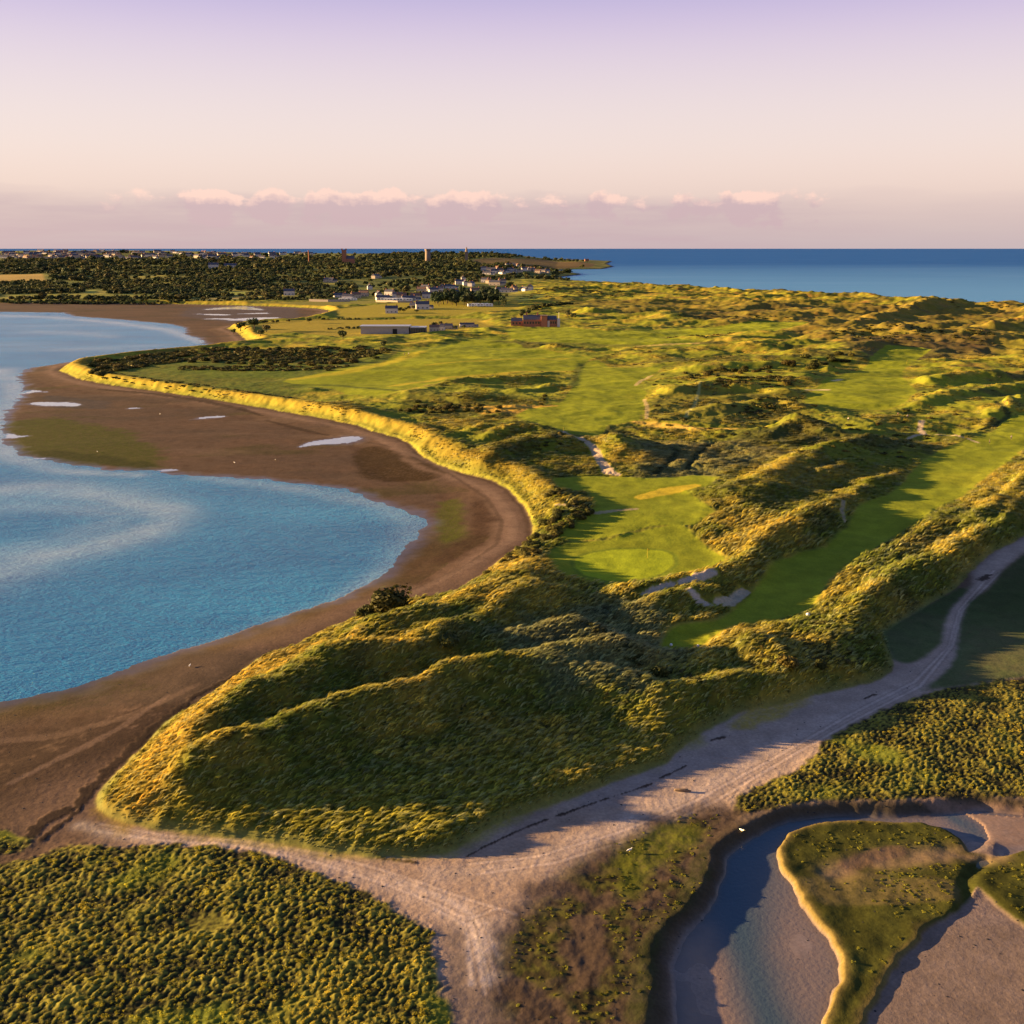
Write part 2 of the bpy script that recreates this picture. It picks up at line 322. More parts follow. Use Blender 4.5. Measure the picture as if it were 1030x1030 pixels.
H = H*(1-sc*.6)+sc*.6*(.9+fbm(X, Y, 3, 3, 75)*.3)
# creek
wc = 1.0+2.2*sstep(6, -2, X-(.0*Y)-14)
cm = sstep(.3+wc*.4, -1.4-wc, screek)
bed = .05+fbm(X, Y, 12, 3, 77)*.05
DEEP = [(1500,812),(1030,814),(979,811),(931,813),(880,816),(829,818),(785,828),(752,850),(738,880),(738,915),(748,950),(762,990),(775,1030),(790,1100)]
d, s, o = cline(PL(DEEP, 0), [2.6,2.6,2.4,2.0,2.0,2.4,4,5.5,6.5,5.5,4.2,3.6,3.2,3]); deep = up(d/o[..., 0])+w1*.12
d, s, o = cline(PL([(931,814),(955,818),(975,830),(985,843)], 0), [1.5,2,2.2,1.6]); deep2 = up(d/o[..., 0])+w1*.2
deep = np.minimum(deep, deep2)
bed = bed-.075+fbm(X, Y, 7, 3, 83)*.035-.22*np.exp(-deep**2*1.6)+.06*sstep(4,-4,usdf(PL([(690,955),(712,940),(730,965),(732,1030),(692,1030)], 0)))+.34*sstep(2,-2,usdf(PL([(912,930),(938,908),(962,893),(985,888),(1030,915),(1300,930),(1300,1400),(850,1400),(850,1030),(885,975)], 0)))+.22*sstep(1.5,-1.5,usdf(PL([(935,815),(1030,817),(1200,815),(1200,856),(990,854),(978,850),(990,842),(960,822)], 0)))*(deep > .9)
shallow = sstep(1, -1, usdf(PL([(720,905),(850,905),(850,1040),(735,1040),(735,960),(700,935)], 0)))
bed = bed-.0*shallow
bed = bed+.35*sstep(1.2,-1.2,usdf(PL([(958,862),(1000,850),(1012,880),(985,900),(958,908)], 0)))
isl = sstep(.25, -.5, sisl)
ih = .55+fbm(X, Y, 6, 3, 79)*.25+.12*np.exp(-((sisl+1.2)/1.3)**2)
slot1 = up(cline(PL([(838,876),(880,864),(930,858),(1000,856)], .8), [1, 1])[0])
slot2 = up(cline(PL([(992,862),(978,874),(972,884),(974,905),(965,935)], .8), [1, 1])[0])
ih = ih-.35*np.exp(-(slot1/2.2)**2)-.45*np.exp(-(slot2/1.0)**2)
bed = bed*(1-isl)+ih*isl
H = H*(1-cm)+bed*cm
H = H.astype(np.float32)

# ------------------------------------------------------------------ base colours
COL = np.zeros(X.shape+(3,), np.float32); WET = np.zeros(X.shape, np.float32)
def blend(col, m):
    global COL
    m = np.clip(m, 0, 1)[..., None]; COL = COL*(1-m)+np.asarray(col, np.float32)*m
n1 = fbm(X, Y, 30, 4, 101); n2 = fbm(X, Y, 6, 3, 103); n3 = fbm(X, Y, 1.3, 2, 105); n4 = fbm(X*.35, Y, 40, 4, 107)
fine = fbm(X, Y, .6, 2, 109)
blend((.15,.092,.058), np.ones_like(X))
blend((.185,.105,.062), sstep(-.2, .5, n1+.3*n2)*.7)
blend((.10,.055,.03), sstep(.1, .5, n2+.3*n3)*.5)
blend((.23,.14,.095), sstep(16, 5, sland)*.8)                      # pale dry strand under the bank
blend((.10,.055,.035), np.exp(-((sland-22+w1*3)/2.2)**2)*.6*sstep(200, 260, Y))
blend((.14,.095,.02), sstep(13, 2, sbay+n1*9)*.55*sstep(300, 240, Y))
blend((.07,.042,.028), sstep(10, 22, sbay)*sstep(44, 30, sbay)*sstep(270, 200, Y)*sstep(-.45, .1, n2+n3*.5+.2)*.95*sstep(-20,-36,X))
blend((.10,.07,.05), sstep(-.05, .35, n4+.4*n1+.15*n3)*.7*(sland > 0))
blend((.085,.07,.02), sstep(.2, .45, fbm(X*.5, Y, 34, 4, 113)+.2*n3)*.6*(sland > 12)*(sbay > 0))
blend((.22,.14,.09), sstep(.1, .5, fbm(X*.3, Y, 22, 4, 111))*.5*(sland > 0))
def patch(px, z, col, soft=6, strength=1, nz=.7):
    d = usdf(PL(px, z), 40)+n2*soft*nz+n1*soft*nz
    d = d+n3*soft*.35
    blend(col, sstep(soft*.45, -soft*.45, d)*strength*np.clip(.85+.5*n3+.3*fine, .3, 1))
patch([(2,424),(60,420),(130,436),(172,462),(150,473),(40,463),(12,452)], .2, (.085,.095,.008), 9, .9)
patch([(14,455),(60,452),(160,466),(150,473),(40,463)], .2, (.045,.05,.008), 5, .8)
patch([(355,463),(362,452),(378,450),(405,458),(432,470),(452,479),(430,484),(385,484),(362,480)], .4, (.055,.03,.008), 4, .95, .5)
patch([(478,495),(486,508),(496,524),(490,545),(466,562),(430,578),(440,560),(470,540),(476,520)], .4, (.07,.035,.018), 4, .85)
patch([(440,505),(462,500),(466,525),(470,540),(446,545),(436,530)], .4, (.12,.13,.012), 4, .8)
patch([(380,560),(430,540),(460,560),(430,590),(400,590)], .4, (.09,.05,.028), 5, .7)
patch([(40,396),(110,404),(110,412),(60,410)], .3, (.08,.07,.07), 6, .7)
patch([(190,309),(300,310),(300,320),(240,326),(180,318)], .3, (.13,.10,.10), 12, .9)
blend((.32,.20,.14), np.exp(-((sland-7+w1*1.5)/2.2)**2)*.55*sstep(230, 280, Y))
blend((.09,.05,.028), np.exp(-((sland-1.2)/.8)**2)*.6*sstep(230, 280, Y))
# pale sand of the near beach and track
ns = np.clip(nearsand*sstep(-62, -46, X+n1*6)+sstep(1.5, -1.5, spath), 0, 1)
blend((.35,.25,.18), ns*.9); blend((.43,.32,.24), ns*sstep(.0, .5, n1+.4*n2)*.6); blend((.27,.18,.14), ns*sstep(.15, .5, n2+n3*.4)*.35)
blend((.52,.41,.33), ns*sstep(2.5, -.5, spath)*.35)
for q_, c_, g_ in (([(445,940),(478,915),(512,935),(520,985),(505,1060),(452,1060),(446,990)],(.15,.115,.095),.8),([(520,905),(600,862),(640,850),(600,900),(540,940)],(.22,.155,.12),.6),([(560,800),(700,760),(790,740),(700,790),(600,815)],(.30,.235,.20),.5)):
    d = usdf(PL(q_, 1.2), 30)+n2*2.5+n3*1.2; blend(c_, sstep(1.6, -1.6, d)*g_*(sland > 0))
for pts, wd, col, stg in (
  ([(80,830),(105,838),(180,848),(250,850),(320,868),(380,885),(440,905),(480,930),(500,980)],[1.2,1.2,1.1,1.2,1.6,2,2.2,2.4,2],(.56,.44,.36),.6),
  ([(440,880),(520,870),(620,835),(700,800),(780,750),(860,715),(920,690)],[2,2,2,2,2,2,1.6],(.50,.40,.33),.45),
  ([(476,925),(492,990)],[.5,.6],(.6,.5,.42),.8),([(470,930),(474,990)],[.35,.4],(.56,.46,.4),.6),([(484,930),(503,965)],[.3,.4],(.56,.46,.4),.5),
  ([(400,888),(440,915),(476,935)],[.3,.4,.3],(.56,.45,.38),.7),([(392,880),(450,905),(490,930)],[.3,.3,.3],(.56,.45,.38),.6)):
    q = fline(PL(pts, 1.2), wd)+w2*.5
    blend(col, np.exp(-q*q)*stg)
for pts, wd, col, stg in (([(100,392),(160,398),(205,405),(240,412),(264,419)],[1.6,2.4,2.6,2.4,1],(.06,.035,.02),.8),([(268,423),(300,431),(330,438)],[1,2,.9],(.06,.035,.02),.75),
  ([(330,437),(400,452),(450,476),(490,502),(505,525),(500,548),(470,570),(420,592),(350,632),(280,668)],[.7]*10,(.09,.055,.035),.5),
  ([(380,444),(440,470),(500,500),(518,525),(514,545),(480,566),(430,590),(370,622)],[1.2]*8,(.30,.19,.13),.55),
  ([(0,742),(60,738),(130,722),(200,690)],[1.2,1.4,1.2,.8],(.24,.15,.1),.5),([(10,790),(70,760),(120,735),(170,700)],[.6,.9,.8,.5],(.27,.17,.12),.55)):
    q = fline(PL(pts, .8), wd)+w2*.6+n3*.5; blend(col, sstep(1.4, .5, q)*stg)
for pts in ([(95,836),(160,846),(240,851),(320,868),(390,890),(450,915),(485,940)],[(100,829),(165,841),(245,846),(330,860),(400,880),(470,905),(520,920)],[(470,870),(540,862),(620,838),(700,806),(780,762),(850,722),(920,686),(955,650),(965,615),(1000,575)],[(480,880),(560,868),(640,842),(720,806),(790,764),(856,727),(925,691),(958,650),(968,615),(1006,577)],[(473,928),(480,960),(488,1000)],[(480,926),(492,960),(503,1000)],[(430,905),(470,925),(500,915)]):
    q = fline(PL(pts, 1.2), [.22]*len(pts))+w2*.35; blend((.62,.48,.38), np.exp(-q*q)*.55*(sland > 0)); q2 = np.abs(q-2.1); blend((.20,.14,.11), np.exp(-q2*q2*3)*.4*(sland > 0))
# wrack (dead weed) lines
for pts, wd in (([(28,842),(50,822),(78,812),(88,796),(110,776),(135,752),(168,722),(200,698),(228,684),(240,676)],[.9,.9,.7,1,1,1,.8,.5,.4,.2]),
   ([(40,846),(58,832),(80,815)],[.4,.4,.3]),
   ([(470,862),(488,852),(513,840),(535,830),(550,825)],[.10,.14,.12,.2,.3]),([(560,821),(588,811),(612,803)],[.2,.14,.12]),([(618,801),(639,795),(656,789)],[.14,.2,.16]),([(664,783),(676,778),(690,771)],[.25,.2,.12]),([(715,745),(728,742)],[.3,.3]),([(380,863),(420,868)],[.25,.2]),
   ([(986,585),(994,580)],[.9,.7]),([(870,703),(880,699)],[.15,.2])):
    q = fline(PL(pts, 1.2), [v*(1.3 if v < .3 else 1.15) for v in wd])+w2*.7+n3*1.3
    wr = sstep(1.3, .7, q)
    blend((.045,.028,.02), wr*.9); H += wr*.06
WET = np.clip(sstep(7, 0, sbay+n2*3)*.9+sstep(1.9, .9, pool)*.9, 0, 1)*(sland > 0)
blend((.09,.055,.035), WET*.4)
# links vegetation
inl_c = sstep(.4, -.4, sland)
G = np.zeros_like(COL)
gold = sstep(-.35, .45, n1+.5*n2-.1*linksA)
la_ = linksA[..., None]
veg = (np.array([.13,.145,.016], np.float32)*(1-la_)+np.array([.19,.205,.016], np.float32)*la_)*(1-gold[..., None])+np.array([.33,.245,.028], np.float32)*gold[..., None]
heath = sstep(.2, .55, fbm(X, Y, 45, 4, 121)+.25*n2)*seaside
veg = veg*(1-heath[..., None]*.8)+np.array([.24,.115,.03], np.float32)*heath[..., None]*.8
dk = np.maximum(sstep(.12, .45, fbm(X, Y, 18, 4, 123)+.2*n3)*.65, sstep(.12, .38, fbm(X*.7, Y*1.2, 70, 4, 125)+.25*n2)*.8*linksA)  # dark growth; the broad patches also stand in for dune shadows
veg = veg*(1-dk[..., None])+np.array([.06,.062,.016], np.float32)*dk[..., None]
veg *= (1+.35*n3+.25*fine)[..., None]
m = inl_c[..., None]; COL = COL*(1-m)+veg*m
blend((.28,.25,.03), inl_c*np.exp(-((sland+2.5)/2.5)**2)*.4*sstep(270, 320, Y))
EDGEC = inl_c*sstep(-2.2, -.2, sland)*sstep(300, 250, Y)
blend((.20,.22,.03), inl_c*np.exp(-((sland+3)/3.5)**2)*.75*sstep(300, 360, Y)*sstep(20,-20,X))
# marram on the sea bank, its sunlit gold painted into the colour
blend((.32,.22,.025), inl_c*np.exp(-((sland+8+w1*2)/5.0)**2)*sstep(300, 360, Y)*(1-sstep(30, 60, X))*(1-mainl)*.75)
patch([(150,815),(300,800),(450,785),(600,750),(690,700),(705,745),(560,805),(450,855),(330,855),(150,832)], 2, (.30,.25,.025), 3, .7)  # golden grass strip, its sunlit look painted into the colour
patch([(736,712),(756,692),(800,672),(826,672),(800,695),(760,712)], 5, (.42,.30,.03), 2, .8)
nose = inl_c*sstep(230, 180, Y)*sstep(-9, -5, sland)*0
patch([(100,800),(190,705),(240,660),(300,640),(330,640),(300,668),(240,705),(205,745),(180,780),(160,806),(120,822)], 4, (.40,.27,.03), 3, .7)  # sun-facing slope of the nose: sunlit gold painted into the grass colour
patch([(110,366),(200,354),(330,350),(400,362),(380,372),(300,383),(330,394),(300,402),(220,398),(140,384),(96,376)], 3, (.055,.085,.012), 9, .9)
patch([(200,372),(290,372),(300,382),(200,380)], 3, (.09,.125,.012), 6, .7)
patch([(520,620),(600,592),(650,600),(700,640),(640,690),(560,690),(500,650)], 6, (.16,.165,.075), 8, .55)
patch([(560,300),(1030,308),(1030,350),(860,345),(700,318),(580,306)], 9, (.15,.105,.025), 30, .6)
patch([(850,337),(1000,340),(1000,352),(900,355),(850,350)], 10, (.085,.06,.025), 12, .8)
patch([(655,400),(690,392),(800,395),(810,415),(760,425),(655,422)], 6, (.14,.12,.02), 10, .7)
patch([(640,440),(700,444),(760,450),(800,460),(700,486),(640,480)], 4, (.20,.17,.07), 10, .6)
patch([(410,396),(520,398),(540,404),(520,412),(400,412)], 5, (.07,.07,.012), 6, .8)
patch([(480,410),(560,409),(560,416),(490,416)], 5, (.46,.27,.04), 5, .9)
patch([(420,352),(600,362),(600,372),(560,400),(430,404)], 5, (.20,.20,.018), 14, .5)
blend((.11,.115,.03), EDGEC*.8)
# mown turf
mw = fbm(X, Y, 26, 3, 131)
tm = sstep(.6, -.8, sturf)*inl_c
stripe = np.sin((X*.45-Y*.9)*.9)*.5
turfc = np.array([.165,.185,.012], np.float32)*(1+.16*mw+.05*stripe)[..., None]
turfc = turfc*(1+.20*n4+.08*n2)[..., None]
turfc = turfc*(1-sstep(.1,.6,n1+mw*.5)[..., None]*.35)+np.array([.26,.25,.016], np.float32)*sstep(.1,.6,n1+mw*.5)[..., None]*.35
COL = COL*(1-tm[..., None])+turfc*tm[..., None]
pm = sstep(.3, -.3, sputt); blend((.22,.26,.012), pm*tm)
blend((.085,.13,.012), np.exp(-((sputt-.8)/.6)**2)*.6*tm)
fm = sstep(4, -8, sfield)
for f, c in fields:
    blend(np.array(c, np.float32), sstep(4, -6, f+n1*6)*.85*inl_c)
mlc = mainl*inl_c*(1-fm)
blend((.09,.11,.025), mlc*.9)
blend((.30,.26,.05), mlc*sstep(.05, .4, fbm(X, Y, 160, 3, 133))*.9)
for pts, wd, c_ in (([(395,391),(450,382),(520,377),(575,376)],[3,4,4,3],(.34,.26,.025)),([(295,384),(350,377),(400,366),(425,357)],[4,6,6,4],(.33,.27,.02)),([(430,371),(500,365),(570,363)],[2,3,3],(.32,.26,.02)),
  ([(300,389),(340,390),(400,398)],[3,4,3],(.05,.07,.012)),([(585,368),(580,380),(577,392)],[3,3,3],(.05,.07,.012)),([(455,346),(440,352),(405,357)],[4,4,3],(.05,.075,.012)),([(500,347),(600,349),(690,351)],[5,7,6],(.10,.10,.02)),([(610,372),(650,371)],[2,3],(.3,.25,.03))):
    q = fline(PL(pts, 3), wd, 30)+w2*.4+w1*.6; blend(c_, sstep(1.5, .4, q)*.75*inl_c)
# footpaths, bunkers, bare tracks
BARE = np.zeros(X.shape, np.float32)
for pts, z, wd, col in (([(565,439),(575,444),(583,449.7),(599,460.6),(607,473),(612,480),(621,482)],3,[1.0,1.1,1.2,1.4,1.7,1.9,1.2],(.40,.30,.22)),
   ([(749,598.5),(741,604),(732,611),(722,614)],2,[1.1,1.4,1.6,1.0],(.38,.30,.21)),([(714,612),(703,611),(690,607)],3,[.7,.9,.7],(.42,.33,.26)),
   ([(648,601),(662,598),(676,595)],4,[.7,.8,.7],(.40,.31,.24)),([(684,594),(702,589),(716,585)],4,[.6,1.3,1.0],(.40,.31,.24)),
   ([(848,512),(846,520),(850,528)],3,[.5,.5,.4],(.26,.21,.13)),
   ([(927,425),(925,431),(929,438)],4,[1.2,1.0,1.3],(.42,.32,.24)),([(911,441),(930,438),(950,439),(970,443),(984,447)],4,[.6,1.2,.8,.6,.6],(.40,.31,.23)),
   ([(812,396),(830,396)],3,[1.8,2.5],(.42,.34,.25)),([(838,388),(845,386)],3,[1.5,1.5],(.42,.34,.25)),
   ([(639,391),(648,385),(656,381)],3,[1,1.2,1],(.42,.33,.16)),([(648,405),(651,415),(650,425)],3,[.8,1,.8],(.38,.29,.14)),([(705,393),(700,408),(690,425)],3,[.7,.8,.8],(.28,.26,.1)),
   ([(560,510),(600,516),(640,512)],4,[.8,1.2,.8],(.28,.22,.14)),([(455,412),(500,414),(555,410)],4,[3,5,3],(.40,.25,.05)),([(640,428),(700,436),(760,437),(790,430)],3,[2.5,4,4,3],(.42,.28,.06)),
   ([(645,498),(680,490),(700,486)],5,[2,3.5,1.5],(.40,.30,.03)),([(640,349),(700,347)],4,[2,3],(.42,.32,.12))):
    q = fline(PL(pts, z), wd)+w2*.25
    q = q/1.15; k = sstep(1.15, .8, q); blend(col, k*.97); BARE = np.maximum(BARE, sstep(1.9, 1.2, q))
    H = (H+.0*k).astype(np.float32)
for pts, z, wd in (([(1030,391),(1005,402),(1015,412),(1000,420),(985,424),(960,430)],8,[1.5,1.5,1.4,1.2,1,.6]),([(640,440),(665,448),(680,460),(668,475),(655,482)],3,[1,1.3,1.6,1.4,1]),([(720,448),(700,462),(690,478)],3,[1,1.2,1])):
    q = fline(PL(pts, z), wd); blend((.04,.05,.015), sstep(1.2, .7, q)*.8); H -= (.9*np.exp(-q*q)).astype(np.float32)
# meadow / marsh / scrub
blend((.075,.105,.03), sstep(.8, -.8, smead)*(.9+.1*n2)); blend((.13,.10,.05), sstep(.8, -.8, smead)*sstep(.2, .5, n1+n3*.3)*.3)
mk = sstep(.4, -.6, smarsh)*(1-inl_c)
mcol = np.array([.03,.028,.012], np.float32)+np.array([.20,.18,.022], np.float32)*sstep(-.2, .35, lump+.5*lump2)[..., None]  # sunlit tops and dark gaps of the marsh lumps painted into the colour
COL = COL*(1-np.exp(-(pond/.5)**2)[..., None]*.0)
mcol = mcol*(1-mvar[..., None]*.7)+np.array([.17,.20,.02], np.float32)*mvar[..., None]*.7
mcol = mcol*(1-sstep(.1, .6, n1)[..., None]*.3)+np.array([.26,.22,.03], np.float32)*sstep(.1, .6, n1)[..., None]*.3
COL = COL*(1-mk[..., None])+mcol*mk[..., None]
scm = sstep(3, -3, sscrub+n2*3)*(1-cm*.6)
blend((.06,.04,.025), scm*.9); blend((.085,.085,.012), scm*sstep(-.05, .35, n2+n1*.6)*.8); blend((.03,.02,.015), scm*sstep(.0, .4, n3+n2)*.7)
patch([(612,862),(640,842),(680,826),(712,830),(700,850),(660,872),(640,905),(620,900)], 1.2, (.12,.13,.012), 2.5, .85)
# creek bed and island
ck = sstep(.2, -1.2, screek)*(1-sstep(.3, -.5, sisl))
blend((.20,.155,.135), ck); blend((.24,.175,.145), ck*sstep(0, .5, n1+.5*n2)*.6); blend((.22,.14,.10), ck*sstep(.2, .6, n3)*.3)
blend((.09,.12,.14), ck*np.exp(-(deep/.7)**2)*.6)
blend((.05,.04,.02), np.exp(-((screek+.3)/(1.2+.6*wc))**2)*.9)
blend((.22,.15,.10), ck*sstep(1.4, .2, sisl)*.4)
patch([(692,950),(712,938),(734,965),(736,1030),(690,1030)], .1, (.30,.20,.14), 4, .6)  # warm tone of a sunlit patch of wet mud, painted in
patch([(900,810),(1030,814),(1100,830),(1030,852),(990,852),(960,820)], .1, (.26,.17,.12), 1.2, .8)
patch([(700,860),(716,850),(712,882),(690,915),(664,940),(652,1030),(630,1030),(640,950),(668,925)], .9, (.045,.05,.014), 1.5, .85)
patch([(935,930),(1030,930),(1060,1060),(870,1060),(905,980)], .1, (.20,.145,.11), 2, .8)
ik = sstep(.3, -.4, sisl)*cm
iv = np.array([.06,.062,.012], np.float32)*(1+.4*n2+.3*n3)[..., None]
COL = COL*(1-ik[..., None])+iv*ik[..., None]
blend((.30,.20,.12), ik*np.exp(-(slot1/2.0)**2)*.7*sstep(-.3, .2, n2+.2))
patch([(805,884),(870,876),(965,880),(970,905),(900,908),(830,905)], .9, (.17,.13,.05), 1.5, .75)
patch([(880,850),(905,845),(915,855),(890,862),(850,872),(840,866)], .9, (.22,.13,.08), 1.2, .7)
blend((.19,.14,.045), ik*np.exp(-((sisl+.3)/.7)**2)*sstep(52, 44, X-(Y-100)*.25)*.85)
WET = np.maximum(WET, ck*.75*sstep(.35, .05, H))
WET = np.clip(WET, 0, 1)
bs = ((sland > 0) & (screek > 0) & (smarsh > 0) & (sscrub > 0)).astype(np.float32)*(1-np.clip(ns, 0, 1))
COL *= (1-bs*.30)[..., None]
COL[..., 0] *= 1-bs*.06
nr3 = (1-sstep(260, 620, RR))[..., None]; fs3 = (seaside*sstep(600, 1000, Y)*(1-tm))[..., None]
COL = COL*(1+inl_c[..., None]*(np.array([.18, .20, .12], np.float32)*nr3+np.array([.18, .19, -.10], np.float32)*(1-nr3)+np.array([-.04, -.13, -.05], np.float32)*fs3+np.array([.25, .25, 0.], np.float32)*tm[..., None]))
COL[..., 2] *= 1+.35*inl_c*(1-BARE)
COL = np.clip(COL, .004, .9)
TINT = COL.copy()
under_tuft = (sstep(-.3, -2, sland)*sstep(0, 2, sturf)*(1-sstep(330, 560, RR))*(1-BARE)*.42)[..., None]  # ground colour darkened under the nearer grass tufts
COL = COL*(1-under_tuft)

# slope exposes rough dark edge where sand meets turf: little eroded step
# ------------------------------------------------------------------ materials
def nodes(name):
    m = bpy.data.materials.new(name); m.use_nodes = True; nt = m.node_tree
    b = nt.nodes['Principled BSDF']; return m, nt, b
def node(nt, t, **kw):
    n = nt.nodes.new(t)
    for k, v in kw.items():
        if hasattr(n, k): setattr(n, k, v)
        else: n.inputs[k].default_value = v
    return n
def noise(nt, scale, detail=3, rough=.55, vec=None, stretch=None):
    n = nt.nodes.new('ShaderNodeTexNoise'); n.inputs['Scale'].default_value = scale; n.inputs['Detail'].default_value = detail; n.inputs['Roughness'].default_value = rough
    if vec is None:
        g = nt.nodes.new('ShaderNodeNewGeometry'); vec = g.outputs['Position']
    if stretch:
        mp = nt.nodes.new('ShaderNodeMapping'); mp.inputs['Scale'].default_value = stretch[:3]
        if len(stretch) > 3: mp.inputs['Rotation'].default_value = (0, 0, stretch[3])
        nt.links.new(vec, mp.inputs['Vector']); vec = mp.outputs['Vector']
    nt.links.new(vec, n.inputs['Vector']); return n
def math_n(nt, op, a, b=None, c=None):
    n = nt.nodes.new('ShaderNodeMath'); n.operation = op
    for i, v in enumerate((a, b, c)):
        if v is None: continue
        if isinstance(v, (int, float)): n.inputs[i].default_value = v
        else: nt.links.new(v, n.inputs[i])
    return n.outputs[0]
def mixc(nt, fac, a, b, typ='MIX'):
    n = nt.nodes.new('ShaderNodeMix'); n.data_type = 'RGBA'; n.blend_type = typ
    for s, v in ((0, fac), (6, a), (7, b)):
        if isinstance(v, (int, float)): n.inputs[s].default_value = v
        elif isinstance(v, tuple): n.inputs[s].default_value = (*v[:3], 1)
        else: nt.links.new(v, n.inputs[s])
    return n.outputs[2]
def mrange(nt, v, a, b, c=0., d=1.):
    n = nt.nodes.new('ShaderNodeMapRange'); n.inputs[1].default_value = a; n.inputs[2].default_value = b; n.inputs[3].default_value = c; n.inputs[4].default_value = d
    nt.links.new(v, n.inputs[0]); return n.outputs[0]

def ground_mat():
    m, nt, b = nodes('ground')
    at = node(nt, 'ShaderNodeAttribute', attribute_name='albedo'); wt = node(nt, 'ShaderNodeAttribute', attribute_name='wet')
    n1 = noise(nt, 2.2, 4, .65); n2 = noise(nt, .25, 3, .6)
    f = mrange(nt, n1.outputs['Fac'], .3, .7, .80, 1.20); f2 = mrange(nt, n2.outputs['Fac'], .3, .7, .85, 1.15)
    v = nt.nodes.new('ShaderNodeVectorMath'); v.operation = 'SCALE'; nt.links.new(at.outputs['Color'], v.inputs[0]); nt.links.new(math_n(nt, 'MULTIPLY', f, f2), v.inputs['Scale'])
    nt.links.new(v.outputs[0], b.inputs['Base Color'])
    nt.links.new(mrange(nt, wt.outputs['Fac'], 0, 1, .95, .32), b.inputs['Roughness'])
    nt.links.new(mrange(nt, wt.outputs['Fac'], 0, 1, .05, .5), b.inputs['Specular IOR Level'])
    bp = node(nt, 'ShaderNodeBump'); bp.inputs['Distance'].default_value = .16
    n3 = noise(nt, 1.1, 5, .7); nt.links.new(n3.outputs['Fac'], bp.inputs['Height']); nt.links.new(bp.outputs[0], b.inputs['Normal'])
    nt.links.new(mrange(nt, wt.outputs['Fac'], 0, .6, .5, .03), bp.inputs['Strength'])
    return m
def plain(name, col, rough=.8, var=.25, scale=1.5, spec=.2, metallic=0, objvar=0., trans=0.):
    m, nt, b = nodes(name)
    n = noise(nt, scale, 3, .6)
    f = mrange(nt, n.outputs['Fac'], .3, .7, 1-var, 1+var)
    if objvar:
        oi = nt.nodes.new('ShaderNodeObjectInfo'); f = math_n(nt, 'MULTIPLY', f, mrange(nt, oi.outputs['Random'], 0, 1, 1-objvar, 1+objvar))
    v = nt.nodes.new('ShaderNodeVectorMath'); v.operation = 'SCALE'; v.inputs[0].default_value = col; nt.links.new(f, v.inputs['Scale'])
    nt.links.new(v.outputs[0], b.inputs['Base Color']); b.inputs['Roughness'].default_value = rough; b.inputs['Specular IOR Level'].default_value = spec; b.inputs['Metallic'].default_value = metallic
    if trans:
        tr = nt.nodes.new('ShaderNodeBsdfTranslucent'); nt.links.new(v.outputs[0], tr.inputs['Color']); mx = nt.nodes.new('ShaderNodeMixShader'); mx.inputs[0].default_value = trans
        nt.links.new(b.outputs[0], mx.inputs[1]); nt.links.new(tr.outputs[0], mx.inputs[2]); nt.links.new(mx.outputs[0], nt.nodes['Material Output'].inputs['Surface'])
    return m
def grassy(name, gain, trans=.3, follow=.6, var=(.7, 1.3)):
    m, nt, b = nodes(name)
    at = node(nt, 'ShaderNodeAttribute', attribute_name='tint'); at.attribute_type = 'INSTANCER'
    gn = node(nt, 'ShaderNodeAttribute', attribute_name='gn'); gn.attribute_type = 'INSTANCER'
    oi = nt.nodes.new('ShaderNodeObjectInfo'); n2 = noise(nt, 3.0, 2, .6)
    f = math_n(nt, 'MULTIPLY', mrange(nt, n2.outputs['Fac'], .3, .7, .8*gain, 1.2*gain), mrange(nt, oi.outputs['Random'], 0, 1, *var))
    v = nt.nodes.new('ShaderNodeVectorMath'); v.operation = 'SCALE'; nt.links.new(at.outputs['Vector'], v.inputs[0]); nt.links.new(f, v.inputs['Scale'])
    nt.links.new(v.outputs[0], b.inputs['Base Color']); b.inputs['Roughness'].default_value = .8; b.inputs['Specular IOR Level'].default_value = .08
    g = nt.nodes.new('ShaderNodeNewGeometry'); mn = nt.nodes.new('ShaderNodeMix'); mn.data_type = 'VECTOR'; mn.inputs[0].default_value = follow
    nt.links.new(g.outputs['Normal'], mn.inputs[4]); nt.links.new(gn.outputs['Vector'], mn.inputs[5])
    nm = nt.nodes.new('ShaderNodeVectorMath'); nm.operation = 'NORMALIZE'; nt.links.new(mn.outputs[1], nm.inputs[0]); nt.links.new(nm.outputs[0], b.inputs['Normal'])
    tr = nt.nodes.new('ShaderNodeBsdfTranslucent'); nt.links.new(v.outputs[0], tr.inputs['Color']); mx = nt.nodes.new('ShaderNodeMixShader'); mx.inputs[0].default_value = trans
    nt.links.new(b.outputs[0], mx.inputs[1]); nt.links.new(tr.outputs[0], mx.inputs[2]); nt.links.new(mx.outputs[0], nt.nodes['Material Output'].inputs['Surface'])
    return m
